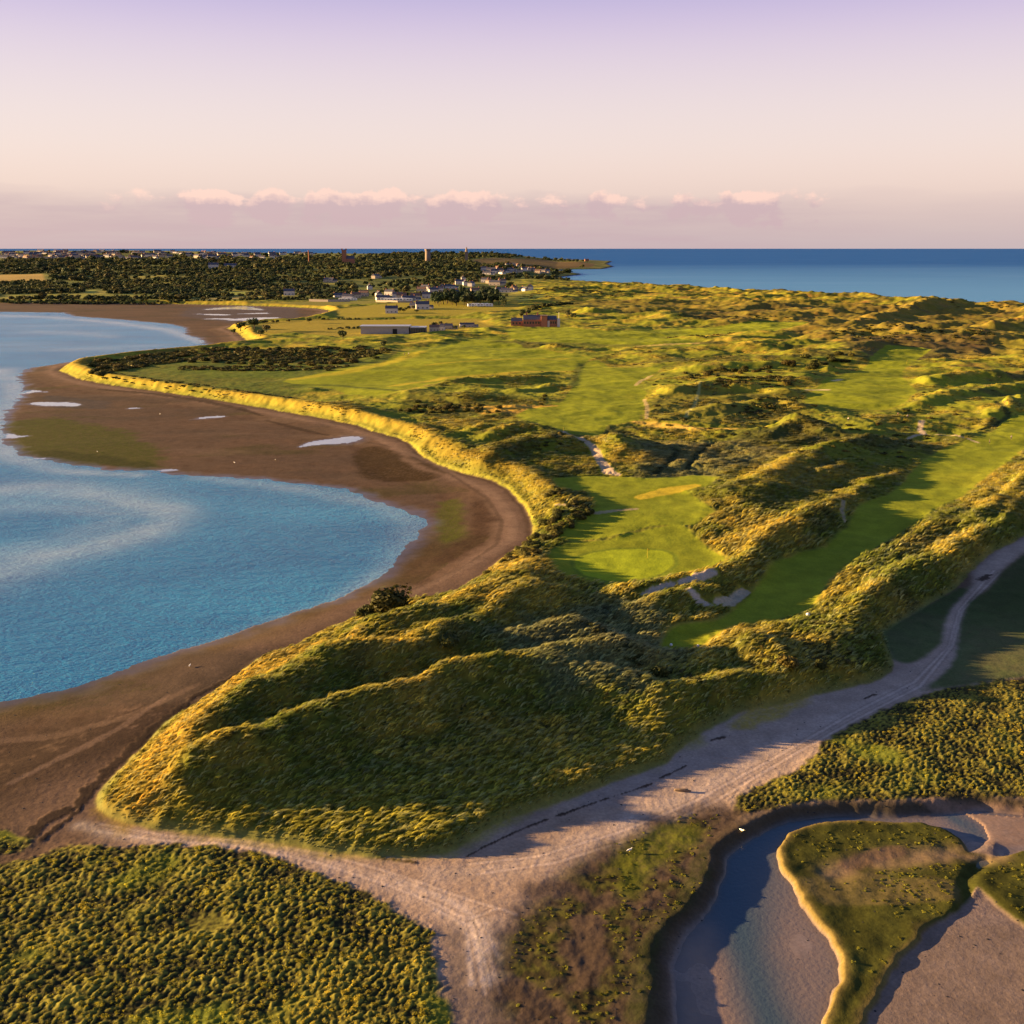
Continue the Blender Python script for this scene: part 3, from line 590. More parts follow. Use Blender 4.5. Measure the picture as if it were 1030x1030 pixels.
def leafy(name, c1, c2, c3, wl=12., trans=.25, fine=.25):
    """foliage: two hues by place, darker/lighter per instance"""
    m, nt, b = nodes(name)
    n = noise(nt, 1/wl, 3, .6); oi = nt.nodes.new('ShaderNodeObjectInfo')
    base = mixc(nt, mrange(nt, n.outputs['Fac'], .38, .62), c1, c2)
    base = mixc(nt, mrange(nt, oi.outputs['Random'], .55, 1., 0, .8), base, c3)
    n2 = noise(nt, 3.0, 2, .6)
    f = mrange(nt, n2.outputs['Fac'], .3, .7, 1-fine, 1+fine)
    rr = math_n(nt, 'FRACT', math_n(nt, 'MULTIPLY', oi.outputs['Random'], 7.31))
    f = math_n(nt, 'MULTIPLY', f, mrange(nt, rr, 0, 1, .65, 1.3))
    v = nt.nodes.new('ShaderNodeVectorMath'); v.operation = 'SCALE'; nt.links.new(base, v.inputs[0]); nt.links.new(f, v.inputs['Scale'])
    nt.links.new(v.outputs[0], b.inputs['Base Color']); b.inputs['Roughness'].default_value = .7; b.inputs['Specular IOR Level'].default_value = .15
    tr = nt.nodes.new('ShaderNodeBsdfTranslucent'); nt.links.new(v.outputs[0], tr.inputs['Color']); mx = nt.nodes.new('ShaderNodeMixShader'); mx.inputs[0].default_value = trans
    nt.links.new(b.outputs[0], mx.inputs[1]); nt.links.new(tr.outputs[0], mx.inputs[2]); nt.links.new(mx.outputs[0], nt.nodes['Material Output'].inputs['Surface'])
    return m
M = {}
M['ground'] = ground_mat()
M['marram'] = grassy('marram', 1.3, .2, .22, (.5, 1.65))
M['rough'] = grassy('rough', 1.15, .12, .82, (.8, 1.2))
M['marsh'] = grassy('marsh', 1.5, .25, .45)
M['gorse'] = leafy('gorse', (.055,.065,.013), (.10,.09,.016), (.14,.10,.02), 20, .15)
M['crown'] = leafy('crown', (.04,.06,.024), (.10,.11,.03), (.14,.115,.04), 140, .2)
M['pine'] = leafy('pine', (.025,.045,.018), (.04,.06,.02), (.04,.045,.02), 90, .1)
M['bark'] = plain('bark', (.09,.06,.04), .9)
M['white_wall'] = plain('white_wall', (.58,.53,.48), .8, .08)
M['cream_wall'] = plain('cream_wall', (.46,.38,.29), .8, .08)
M['brick'] = plain('brick', (.36,.15,.085), .85, .2, 3)
M['stone'] = plain('stone', (.24,.18,.14), .9, .2, 2)
M['slate'] = plain('slate', (.09,.09,.11), .6, .2)
M['tile'] = plain('tile', (.20,.12,.085), .8, .2)
M['glass'] = plain('glass', (.03,.04,.05), .08, 0, 1, .6)
M['dark'] = plain('dark', (.02,.02,.022), .7, .1)
M['metal'] = plain('metal', (.42,.44,.47), .35, .1, 1, .5, .6)
M['cladding'] = plain('cladding', (.34,.31,.29), .6, .08, .6, .3)
M['wood'] = plain('wood', (.20,.14,.09), .9, .3, 4)
M['skin'] = plain('skin', (.45,.27,.2), .6, .05)
M['cloth_dark'] = plain('cloth_dark', (.03,.035,.05), .9); M['cloth_white'] = plain('cloth_white', (.75,.75,.75), .9, .05); M['cloth_red'] = plain('cloth_red', (.5,.06,.05), .9)
M['feather'] = plain('feather', (.75,.74,.72), .8, .05); M['paint'] = plain('paint', (.8,.8,.78), .5, .03); M['yellow'] = plain('yellow', (.75,.55,.05), .6, .05)

def water(name, deep, body2, bumpd, sc, rough, light):
    m, nt, b = nodes(name)
    g = nt.nodes.new('ShaderNodeNewGeometry')
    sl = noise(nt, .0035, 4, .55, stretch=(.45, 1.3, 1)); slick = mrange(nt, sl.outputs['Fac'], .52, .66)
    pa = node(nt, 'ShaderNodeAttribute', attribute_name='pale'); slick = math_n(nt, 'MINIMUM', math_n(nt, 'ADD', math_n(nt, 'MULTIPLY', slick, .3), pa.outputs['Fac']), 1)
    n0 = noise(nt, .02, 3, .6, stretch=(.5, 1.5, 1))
    nt.links.new(mixc(nt, math_n(nt, 'MULTIPLY', slick, .75), mixc(nt, mrange(nt, n0.outputs['Fac'], .3, .7), deep, body2), light), b.inputs['Base Color'])  # slicks: bright sky reflection painted in as a lighter base colour
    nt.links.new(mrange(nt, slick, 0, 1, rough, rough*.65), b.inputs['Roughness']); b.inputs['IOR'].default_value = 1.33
    n1 = noise(nt, sc, 4, .62, stretch=(.7, 1.35, 1, .3)); n2 = noise(nt, sc*.23, 2, .5, stretch=(.7, 1.3, 1, .3))
    h = math_n(nt, 'ADD', n1.outputs['Fac'], math_n(nt, 'MULTIPLY', n2.outputs['Fac'], 1.2))
    bp = nt.nodes.new('ShaderNodeBump'); bp.inputs['Distance'].default_value = bumpd
    nt.links.new(mrange(nt, slick, 0, 1, 1, .45), bp.inputs['Strength'])
    nt.links.new(h, bp.inputs['Height']); nt.links.new(bp.outputs[0], b.inputs['Normal'])
    return m
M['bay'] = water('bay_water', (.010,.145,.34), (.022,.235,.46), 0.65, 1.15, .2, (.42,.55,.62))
M['sea'] = water('sea_water', (.003,.09,.30), (.004,.11,.35), .02, .12, .5, (.01,.13,.34))
nt = M['sea'].node_tree; b = nt.nodes['Principled BSDF']; src = b.inputs['Base Color'].links[0].from_socket
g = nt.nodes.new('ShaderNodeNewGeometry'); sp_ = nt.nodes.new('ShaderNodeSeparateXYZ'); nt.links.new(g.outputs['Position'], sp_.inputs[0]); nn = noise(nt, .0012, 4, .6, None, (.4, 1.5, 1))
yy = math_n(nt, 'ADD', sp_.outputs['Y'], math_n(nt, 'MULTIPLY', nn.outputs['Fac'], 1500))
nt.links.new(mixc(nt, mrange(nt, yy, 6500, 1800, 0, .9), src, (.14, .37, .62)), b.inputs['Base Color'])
M['sea'].node_tree.nodes['Principled BSDF'].inputs['Specular IOR Level'].default_value = .03
M['bay'].node_tree.nodes['Principled BSDF'].inputs['Specular IOR Level'].default_value = .28
m, nt, b = nodes('pool_water'); b.inputs['Base Color'].default_value = (.30, .36, .43, 1); b.inputs['Roughness'].default_value = .12; b.inputs['IOR'].default_value = 1.33; M['pool'] = m  # pale base colour stands in for sky mirrored in the pools
m, nt, b = nodes('creek_water')
at = node(nt, 'ShaderNodeAttribute', attribute_name='albedo'); nt.links.new(at.outputs['Color'], b.inputs['Base Color'])
b.inputs['Roughness'].default_value = .12; b.inputs['IOR'].default_value = 1.33
n = noise(nt, 1.6, 3, .5); bp = nt.nodes.new('ShaderNodeBump'); bp.inputs['Distance'].default_value = .05; nt.links.new(n.outputs['Fac'], bp.inputs['Height']); nt.links.new(bp.outputs[0], b.inputs['Normal'])
M['creek'] = m

# ------------------------------------------------------------------ object helpers
def mesh_np(name, V, Fq, mat, smooth=True, attrs=None):
    me = bpy.data.meshes.new(name); nv, nf = len(V), len(Fq); k = Fq.shape[1]
    me.vertices.add(nv); me.vertices.foreach_set('co', np.ascontiguousarray(V, np.float32).ravel())
    me.loops.add(nf*k); me.loops.foreach_set('vertex_index', np.ascontiguousarray(Fq, np.int32).ravel())
    me.polygons.add(nf); me.polygons.foreach_set('loop_start', np.arange(0, nf*k, k, dtype=np.int32)); me.polygons.foreach_set('loop_total', np.full(nf, k, np.int32))
    if smooth: me.polygons.foreach_set('use_smooth', np.ones(nf, bool))
    for an, (typ, arr) in (attrs or {}).items():
        a = me.attributes.new(an, typ, 'POINT')
        a.data.foreach_set({'FLOAT': 'value', 'FLOAT_COLOR': 'color', 'FLOAT_VECTOR': 'vector'}[typ], np.ascontiguousarray(arr, np.float32).ravel())
    me.update(calc_edges=True); me.materials.append(mat)
    return me
def link(name, me, parent=None, **props):
    o = bpy.data.objects.new(name, me); C.objects.link(o)
    if parent: o.parent = parent
    for k, v in props.items(): o[k] = v
    return o
def empty(name, loc, label, cat, group=None, rz=0, sc=1):
    o = bpy.data.objects.new(name, None); C.objects.link(o); o.location = loc; o.rotation_euler = (0, 0, rz); o.scale = (sc,)*3 if not isinstance(sc, tuple) else sc
    o['label'] = label; o['category'] = cat
    if group: o['group'] = group
    return o
def copy_tree(o, parent=None):
    c = o.copy(); C.objects.link(c)
    if parent: c.parent = parent
    for ch in list(o.children):
        copy_tree(ch, c)
    return c
class MB:
    def __init__(s): s.v = []; s.f = []
    def box(s, x0, x1, y0, y1, z0, z1):
        n = len(s.v); s.v += [(x, y, z) for z in (z0, z1) for x, y in ((x0, y0), (x1, y0), (x1, y1), (x0, y1))]
        s.f += [tuple(n+i for i in q) for q in ((3,2,1,0),(4,5,6,7),(0,1,5,4),(1,2,6,5),(2,3,7,6),(3,0,4,7))]; return s
    def gable(s, x0, x1, y0, y1, z0, z1, ov=.3):
        """roof prism, ridge along x"""
        x0 -= ov; x1 += ov; y0 -= ov; y1 += ov; ym = (y0+y1)/2; n = len(s.v)
        s.v += [(x0,y0,z0),(x1,y0,z0),(x1,y1,z0),(x0,y1,z0),(x0,ym,z1),(x1,ym,z1)]
        s.f += [tuple(n+i for i in q) for q in ((0,1,5,4),(2,3,4,5),(3,0,4),(1,2,5),(3,2,1,0))]; return s
    def cyl(s, p0, p1, r0, r1, k=8, cap=True):
        p0 = np.array(p0, float); p1 = np.array(p1, float); d = p1-p0; d /= np.linalg.norm(d)+1e-9
        a = np.cross(d, (0, 0, 1) if abs(d[2]) < .9 else (1, 0, 0)); a /= np.linalg.norm(a); b_ = np.cross(d, a); n = len(s.v)
        for p, r in ((p0, r0), (p1, r1)):
            for i in range(k):
                t = 2*math.pi*i/k; s.v.append(tuple(p+r*(a*math.cos(t)+b_*math.sin(t))))
        for i in range(k): s.f.append((n+i, n+(i+1) % k, n+k+(i+1) % k, n+k+i))
        if cap: s.f.append(tuple(n+k+i for i in range(k))); s.f.append(tuple(n+i for i in reversed(range(k))))
        return s
    def mesh(s, name, mat, smooth=False):
        me = bpy.data.meshes.new(name); me.from_pydata(s.v, [], s.f); me.update(); me.materials.append(mat)
        if smooth: me.polygons.foreach_set('use_smooth', np.ones(len(me.polygons), bool))
        return me
    def obj(s, name, mat, parent=None, smooth=False, **p): return link(name, s.mesh(name, mat, smooth), parent, **p)
def hz(x, y): return float(lookup(H, np.array([x], float), np.array([y], float))[0])
def ground_at(px, py):
    """where the pixel's ray meets the terrain"""
    z = 2.0
    for _ in range(12):
        x, y = P(px, py, z); z = .5*z+.5*hz(x, y)
    return x, y, hz(x, y)

# ------------------------------------------------------------------ ground objects, cut by zone
V = np.stack([X, Y, H], -1).reshape(-1, 3)
idx = np.arange(NA*NR, dtype=np.int32).reshape(NR, NA)
Fq = np.stack([idx[:-1, :-1], idx[:-1, 1:], idx[1:, 1:], idx[1:, :-1]], -1)
def fz(a): return a[:-1, :-1]
zone = np.zeros((NR-1, NA-1), np.int8)                                      # 0 tidal flat
zone[fz((nearsand > .5) & (X > -52)) | fz(spath < 0)] = 1                    # sand
zone[fz(smead < 0)] = 2; zone[fz(smarsh < 0)] = 3; zone[fz(sscrub < -1)] = 4
zone[fz(screek < -.4)] = 5; zone[fz(screek < -.4) & fz(sisl < 0)] = 6
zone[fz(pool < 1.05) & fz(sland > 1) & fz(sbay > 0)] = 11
zone[fz(sland < 0)] = 7
zone[fz(sland < 0) & fz(sturf < 0)] = 8
zone[fz(sland < 0) & fz(sputt < 0)] = 9
zone[fz(sland < 0) & fz(mainl > .5)] = 10
zn = ['tidal_flat', 'sandy_beach', 'salt_meadow', 'salt_marsh', 'muddy_bank', 'creek_bed', 'creek_island', 'dunes', 'fairway', 'putting_green', 'mainland', 'tide_pool']
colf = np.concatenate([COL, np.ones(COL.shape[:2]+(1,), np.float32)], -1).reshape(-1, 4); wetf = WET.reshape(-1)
remap = np.full(NA*NR, -1, np.int32)
for i, nm in enumerate(zn):
    q = Fq[zone == i]
    if len(q) == 0: continue
    u = np.unique(q); remap[u] = np.arange(len(u), dtype=np.int32)
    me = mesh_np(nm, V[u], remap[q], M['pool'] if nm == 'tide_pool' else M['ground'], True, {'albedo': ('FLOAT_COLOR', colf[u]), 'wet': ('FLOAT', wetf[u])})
    link(nm, me, kind='structure')
# water sheets at sea level
def sheet(name, quads, mat):
    mb = MB()
    for x0, x1, y0, y1 in quads:
        n = len(mb.v); mb.v += [(x0,y0,0),(x1,y0,0),(x1,y1,0),(x0,y1,0)]; mb.f.append((n,n+1,n+2,n+3))
    return mb.obj(name, mat, kind='structure')
pale = np.zeros(XC.shape, np.float32)  # pale streaks: sky reflections and shallow margins put into the water colour
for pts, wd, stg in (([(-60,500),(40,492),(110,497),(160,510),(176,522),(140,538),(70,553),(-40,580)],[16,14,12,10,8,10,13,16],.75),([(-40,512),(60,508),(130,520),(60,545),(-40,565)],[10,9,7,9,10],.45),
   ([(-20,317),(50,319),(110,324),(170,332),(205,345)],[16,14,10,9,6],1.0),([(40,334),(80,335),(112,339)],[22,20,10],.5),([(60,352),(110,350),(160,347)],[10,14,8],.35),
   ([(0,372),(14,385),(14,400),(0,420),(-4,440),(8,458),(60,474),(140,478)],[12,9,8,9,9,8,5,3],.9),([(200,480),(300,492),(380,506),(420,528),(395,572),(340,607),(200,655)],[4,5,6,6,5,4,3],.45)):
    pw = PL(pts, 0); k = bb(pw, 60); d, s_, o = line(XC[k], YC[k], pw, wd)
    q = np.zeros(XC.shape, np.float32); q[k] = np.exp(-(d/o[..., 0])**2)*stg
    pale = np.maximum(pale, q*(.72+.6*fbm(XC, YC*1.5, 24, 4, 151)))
sbc = csdf(BAY, 400); okf = (sbc[:-1, :-1] < 25); ic = np.arange(nac*nrc, dtype=np.int32).reshape(nrc, nac)
qf = np.stack([ic[:-1, :-1], ic[:-1, 1:], ic[1:, 1:], ic[1:, :-1]], -1)[okf]; u = np.unique(qf); rm = np.full(nac*nrc, -1, np.int32); rm[u] = np.arange(len(u), dtype=np.int32)
vb = np.stack([XC, YC, 0*XC], -1).reshape(-1, 3)[u]
far4 = np.array([(-6000, -3000, -.08), (0, -3000, -.08), (0, 1750, -.08), (-6000, 1750, -.08)], np.float32)
vb = np.concatenate([vb, far4]); qf = np.concatenate([rm[qf], [[len(u), len(u)+1, len(u)+2, len(u)+3]]])
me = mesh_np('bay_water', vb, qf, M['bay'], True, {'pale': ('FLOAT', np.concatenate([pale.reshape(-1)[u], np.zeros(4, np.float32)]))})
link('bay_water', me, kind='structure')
cq = (fz(screek) < 2.5) & (fz(H) < .06)
cq = cq | np.roll(cq, 1, 0) | np.roll(cq, -1, 0) | np.roll(cq, 1, 1) | np.roll(cq, -1, 1)
q = Fq[cq]; u = np.unique(q); remap[u] = np.arange(len(u), dtype=np.int32)
vc = V[u].copy(); dep = np.clip(-vc[:, 2], 0, 1); vc[:, 2] = 0
k = np.clip(1-np.exp(-dep*4.5), 0, .93)[:, None]; bedc = COL.reshape(-1, 3)[u]*.93
cc = bedc*(1-k)+np.array([[.016, .06, .095]], np.float32)*k
link('creek_water', mesh_np('creek_water', vc, remap[q], M['creek'], True, {'albedo': ('FLOAT_COLOR', np.concatenate([cc, np.ones((len(u), 1))], 1))}), kind='structure')
sheet('sea', [(0, 300, 262, 1750), (300, 9000, 262, 1750), (900, 9000, -400, 262), (-400000, 400000, 1750, 500000)], M['sea'])

# ------------------------------------------------------------------ plant prototypes
protos = bpy.data.collections.new('tuft_shapes')
def tuft_mesh(name, mat, n, rad, hgt, width, lean=(.35, .1), seed=0):
    r_ = random.Random(seed); v = []; f = []
    for _ in range(n):
        a = r_.uniform(0, 2*math.pi); q = rad*math.sqrt(r_.random())*.45; bx, by = q*math.cos(a), q*math.sin(a)
        L = hgt*r_.uniform(.6, 1.15); out = r_.uniform(.25, 1.0)*rad; dx, dy = math.cos(a)*out+lean[0]*L, math.sin(a)*out+lean[1]*L
        w = width*r_.uniform(.6, 1.3); ta = r_.uniform(0, math.pi); wx_, wy_ = math.cos(ta)*w, math.sin(ta)*w
        k = len(v)
        m1 = (bx+dx*.35, by+dy*.35, L*.72); tip = (bx+dx, by+dy, L*r_.uniform(.75, 1.0))
        v += [(bx-wx_, by-wy_, -.1), (bx+wx_, by+wy_, -.1), (m1[0]+wx_*.8, m1[1]+wy_*.8, m1[2]), (m1[0]-wx_*.8, m1[1]-wy_*.8, m1[2]), tip]
        f += [(k, k+1, k+2, k+3), (k+3, k+2, k+4)]
    me = bpy.data.meshes.new(name); me.from_pydata(v, [], f); me.materials.append(mat); return me
def blob_mesh(name, mat, n, size, leaf, seed=0, clumps=6, flat=.7, base=.15, hollow=.55, spread=.55):
    """foliage made of many small leaf faces spread through a few overlapping clumps"""
    r_ = random.Random(seed); v = []; f = []
    cl = []
    for i in range(clumps):
        a = r_.uniform(0, 2*math.pi); q = size*spread*math.sqrt(r_.random()); cl.append((q*math.cos(a), q*math.sin(a), size*flat*r_.uniform(.35, .9), size*r_.uniform(.32, .55)))
    for _ in range(n):
        cx, cy, cz, cr = r_.choice(cl)
        u = r_.uniform(-1, 1); a = r_.uniform(0, 2*math.pi); s_ = math.sqrt(1-u*u); q = cr*(hollow+(1-hollow)*r_.random())*r_.uniform(.85, 1.12)
        nx, ny, nz = s_*math.cos(a), s_*math.sin(a), u
        p = np.array((cx+q*nx, cy+q*ny, max(base*size*.3, cz+q*nz*flat)))
        nn = np.array((nx, ny, nz+.4))+np.array([r_.gauss(0, .5) for _ in range(3)]); nn /= np.linalg.norm(nn)
        t = np.cross(nn, (0, 0, 1)); t /= np.linalg.norm(t)+1e-6; b_ = np.cross(nn, t); ls = leaf*r_.uniform(.6, 1.4); k = len(v)
        c_, s2 = math.cos(a*3), math.sin(a*3); t2 = t*c_+b_*s2; b2 = b_*c_-t*s2
        v += [tuple(p-t2*ls), tuple(p-b2*ls*.55), tuple(p+t2*ls), tuple(p+b2*ls*.6)]; f.append((k, k+1, k+2, k+3))
    me = bpy.data.meshes.new(name); me.from_pydata(v, [], f); me.materials.append(mat); return me
def gnorm(x, y, e=1.6):
    gx = (lookup(H, x+e, y)-lookup(H, x-e, y))/(2*e); gy = (lookup(H, x, y+e)-lookup(H, x, y-e))/(2*e)
    n = np.stack([-gx, -gy, np.ones_like(gx)], 1); return n/np.linalg.norm(n, axis=1, keepdims=True)
def scatter(name, label, cat, pts, rots, scs, proto_meshes, tint=None):
    col = bpy.data.collections.new(name+'_shapes')
    for i, me in enumerate(proto_meshes): col.objects.link(bpy.data.objects.new('%s_shape' % name, me))
    me = bpy.data.meshes.new(name); n = len(pts); me.vertices.add(n); me.vertices.foreach_set('co', np.ascontiguousarray(pts, np.float32).ravel())
    a = me.attributes.new('rot', 'FLOAT_VECTOR', 'POINT'); a.data.foreach_set('vector', np.ascontiguousarray(rots, np.float32).ravel())
    a = me.attributes.new('sc', 'FLOAT_VECTOR', 'POINT'); a.data.foreach_set('vector', np.ascontiguousarray(scs, np.float32).ravel())
    if tint is not None:
        a = me.attributes.new('tint', 'FLOAT_VECTOR', 'POINT'); a.data.foreach_set('vector', np.ascontiguousarray(tint, np.float32).ravel())
        a = me.attributes.new('gn', 'FLOAT_VECTOR', 'POINT'); a.data.foreach_set('vector', np.ascontiguousarray(gnorm(pts[:, 0], pts[:, 1]), np.float32).ravel())
    o = link(name, me, kind='stuff', label=label, category=cat)
    ng = bpy.data.node_groups.new(name, 'GeometryNodeTree')
    ng.interface.new_socket('Geometry', in_out='INPUT', socket_type='NodeSocketGeometry'); ng.interface.new_socket('Geometry', in_out='OUTPUT', socket_type='NodeSocketGeometry')
    gi = ng.nodes.new('NodeGroupInput'); go = ng.nodes.new('NodeGroupOutput')
    ip = ng.nodes.new('GeometryNodeInstanceOnPoints'); ci = ng.nodes.new('GeometryNodeCollectionInfo'); ci.inputs['Collection'].default_value = col
    ci.inputs['Separate Children'].default_value = True; ci.inputs['Reset Children'].default_value = True; ip.inputs['Pick Instance'].default_value = True
    def na(nm):
        q = ng.nodes.new('GeometryNodeInputNamedAttribute'); q.data_type = 'FLOAT_VECTOR'; q.inputs['Name'].default_value = nm; return q.outputs[0]
    e2r = ng.nodes.new('FunctionNodeEulerToRotation'); ng.links.new(na('rot'), e2r.inputs[0])
    ng.links.new(gi.outputs[0], ip.inputs['Points']); ng.links.new(ci.outputs[0], ip.inputs['Instance']); ng.links.new(e2r.outputs[0], ip.inputs['Rotation']); ng.links.new(na('sc'), ip.inputs['Scale'])
    ri = ng.nodes.new('FunctionNodeRandomValue'); ri.data_type = 'INT'; ri.inputs['Min'].default_value = 0; ri.inputs['Max'].default_value = max(0, len(proto_meshes)-1)
    ng.links.new(ri.outputs[2], ip.inputs['Instance Index'])
    ng.links.new(ip.outputs[0], go.inputs[0])
    md = o.modifiers.new('scatter', 'NODES'); md.node_group = ng
    return o
def polar_pts(n, a0, a1, r0, r1, power):
    """random points in a sector, density falling as r**-power"""
    a = rng.uniform(a0, a1, n); u = rng.random(n); k = 2-power
    r = (r0**k+u*(r1**k-r0**k))**(1/k) if abs(k) > 1e-3 else r0*(r1/r0)**u
    return r*np.sin(a), r*np.cos(a)

# marram grass on the dunes
x, y = polar_pts(290000, R(-34), R(34), 118, 850, 2.2)
ls = lookup(sland, x, y); lt = lookup(sturf, x, y)
pathm = lookup(np.minimum(sfield, 99), x, y)
cov = sstep(.0, .4, lookup(n1, x, y)+.5*lookup(n2, x, y)+sstep(480, 280, np.hypot(x, y))*.8)
k = (ls < -.4) & (lt > .8) & (pathm > 0) & (lookup(BARE, x, y) < .3) & (rng.random(len(x)) < cov) & (lookup(tl, x, y) > -.12-.5*(np.hypot(x, y) > 330)+rng.normal(0, .12, len(x))) & ~((x < -40) & (y > 520) & (ls < -22))
x, y, ls = x[k], y[k], ls[k]
r = np.hypot(x, y); s = np.clip(r/300, .55, 1.4)*rng.uniform(.5, 1.4, len(x))*np.clip(.35+(-ls)/5, .4, 1)
z = lookup(H, x, y)
yaw = rng.normal(0, .3, len(x))
nr_ = r < 310
straw_ = (rng.random(len(x)) < .30)
fr_ = ~nr_
mt_ = lookup(TINT, x, y)*np.clip(1+.45*lookup(n3,x,y)+.25*lookup(n2,x,y),.5,1.6)[:,None]
mt_ = np.where(straw_[:, None], mt_*.5+np.array([.15,.15,.065]), mt_)
scatter('marram_grass', 'tall wind-combed marram grass covering the dunes', 'grass', np.stack([x, y, z], 1)[nr_], np.stack([0*x, 0*x, yaw], 1)[nr_], np.stack([s, s, s*.5], 1)[nr_],
  [tuft_mesh('tuft', M['marram'], 34, .30, 1.9, .042, (.85, .42), i) for i in range(4)], mt_[nr_])
scatter('rough_grass', 'rough grass in loose patches between the fairways of the links', 'grass', np.stack([x, y, z-.05], 1)[fr_], np.stack([0*x, 0*x, yaw], 1)[fr_], np.stack([s, s, s*.32], 1)[fr_],
  [tuft_mesh('tuft', M['rough'], 26, .7, 1.2, .06, (.6, .3), 10+i) for i in range(3)], mt_[fr_])
# cushions of marsh plants
x, y = polar_pts(120000, R(-34), R(34), 74, 250, 1.3)
lm = lookup(smarsh, x, y); k = (lm < -.2) & (lookup(inl, x, y) < .5) & (lookup(pond, x, y) > .6); x, y = x[k], y[k]
lu = lookup(lump, x, y); k = lu > -.26+.5*sstep(-2.5, 0, lookup(smarsh, x, y))-.25*(lookup(n2, x, y) > .15)+rng.normal(0, .07, len(x)); x, y, lu = x[k], y[k], lu[k]
z = lookup(H, x, y); s = (.11+.34*rng.random(len(x))**1.7)*np.clip(.8+lu, .6, 1.4)
mt = np.array([.27,.225,.018])*(1-sstep(-.1,.5,lookup(n1,x,y)+.4*lookup(n2,x,y)))[:,None]+np.array([.40,.31,.03])*sstep(-.1,.5,lookup(n1,x,y)+.4*lookup(n2,x,y))[:,None]
mt = mt*rng.uniform(.7,1.15,len(x))[:,None]*(1+.35*lookup(mvar,x,y))[:,None]+np.array([.0,.03,.0])*lookup(mvar,x,y)[:,None]
scatter('marsh_plants', 'low cushions of salt marsh plants beside the sand track', 'marsh plants', np.stack([x, y, z-.08], 1), np.stack([0*x, 0*x, rng.uniform(0, 6.3, len(x))], 1), np.stack([s*1.25, s*.95, s*.5], 1),
  [blob_mesh('cushion', M['marsh'], 60, 1.0, .2, 40+i, 4, .75) for i in range(4)], mt)
# sparse tufts on the muddy bank and island
x, y = polar_pts(15000, R(0), R(36), 74, 150, 1)
k = (lookup(sscrub, x, y) < 0) & (lookup(n2, x, y) > -.02) & (lookup(screek, x, y) > .5); k2 = (lookup(sisl, x, y) < -1) & (lookup(screek, x, y) < -1) & (lookup(slot1, x, y) > 2) & (lookup(slot2, x, y) > 1.6)
k = (k & (rng.random(len(x)) < .28)) | (k2 & (lookup(n1, x, y)+.6*lookup(n3, x, y) > -.05) & (rng.random(len(x)) < .55))
x, y = x[k], y[k]; z = lookup(H, x, y); s = rng.uniform(.15, .42, len(x))
scatter('mud_plants', 'small scattered plants on the dark creek mud', 'marsh plants', np.stack([x, y, z-.03], 1), np.stack([0*x, 0*x, rng.uniform(0, 6.3, len(x))], 1), np.stack([s*1.2, s, s*.55], 1),
  [blob_mesh('sprig', M['marsh'], 60, 1.0, .2, 60+i, 3, .6) for i in range(3)], np.array([.17,.16,.02])*rng.uniform(.6,1.3,len(x))[:,None])

# ------------------------------------------------------------------ shrubs
def bush_proto(i, mat, leafn=1700):
    r = empty('gorse_bush', (0, 0, -500), 'x', 'bush')
    link('foliage', blob_mesh('foliage', M[mat], leafn, 1.0, .095, 80+i, 12, .85, .0, .6, .42), r)
    mb = MB(); mb.cyl((0, 0, -.15), (.05, 0, .5), .07, .04, 6)
    for a in (0, 2.1, 4.2): mb.cyl((0, 0, .1), (.35*math.cos(a), .35*math.sin(a), .55), .04, .02, 5)
    mb.obj('stem', M['bark'], r)
    return r
bproto = [bush_proto(i, 'gorse') for i in range(4)]
used = set()
def place(protos_, name, loc, label, cat, group, rz, sc):
    i = random.randrange(len(protos_)); p = protos_[i]
    if id(p) in used: o = copy_tree(p)
    else: o = p; used.add(id(p))
    o.name = name; o.location = loc; o.rotation_euler = (0, 0, rz); o.scale = sc
    o['label'] = label; o['category'] = cat
    if group: o['group'] = group
    elif 'group' in o: del o['group']
    return o
def bush(px, py, rad, label, group=None, hs=1.0, sink=.1):
    x, y, z = ground_at(px, py); s = rad
    return place(bproto, 'gorse_bush', (x, y, z-sink*rad), label, 'bush', group, random.uniform(0, 6.3), (s*random.uniform(.9, 1.15), s*random.uniform(.9, 1.15), s*hs*random.uniform(.85, 1.1)))
bush(394, 615, 6.2, 'big rounded dark green bush on the dune edge beside the bay beach', None, 1.0)
bush(368, 619, 3.0, 'smaller bush just left of the big rounded bush on the beach edge')
bush(452, 648, 3.4, 'broad dark bush in the hollow behind the front dune ridge', None, .7)
bush(792, 670, 2.6, 'orange-brown bush above the yellow grass mound by the wide sand track')
bush(663, 681, 2.4, 'upright yellow-green bush below the end of the fairway', None, 1.1)
bush(826, 672, 1.6, 'small orange bush right of the yellow grass mound')
bush(560, 630, 2.8, 'low dark heather bush on the mound in the middle of the dunes', None, .6)
bush(590, 633, 2.6, 'second low dark heather bush right on the same mound in the dunes', None, .6)
def cluster(poly, n, r0, r1, label, group, hs=.8):
    xs = [p[0] for p in poly]; ys = [p[1] for p in poly]; k = 0; t = 0
    while k < n and t < n*40:
        t += 1; px, py = random.uniform(min(xs), max(xs)), random.uniform(min(ys), max(ys))
        if float(sdf(np.array([px]), np.array([py]), poly)[0]) > 0: continue
        bush(px, py, random.uniform(r0, r1), label, group, hs); k += 1
cluster([(528,549),(540,532),(556,520),(572,505),(590,505),(600,512),(590,525),(566,536),(552,548),(536,560),(522,566)], 62, 1.2, 2.4, 'dark gorse bush in the thicket between the beach bend and the green', 'gorse thicket beside the green')
cluster([(548,500),(560,488),(570,500),(560,512)], 12, 1.0, 1.8, 'bush on the bank above the bend of the beach', 'bushes above the beach bend')
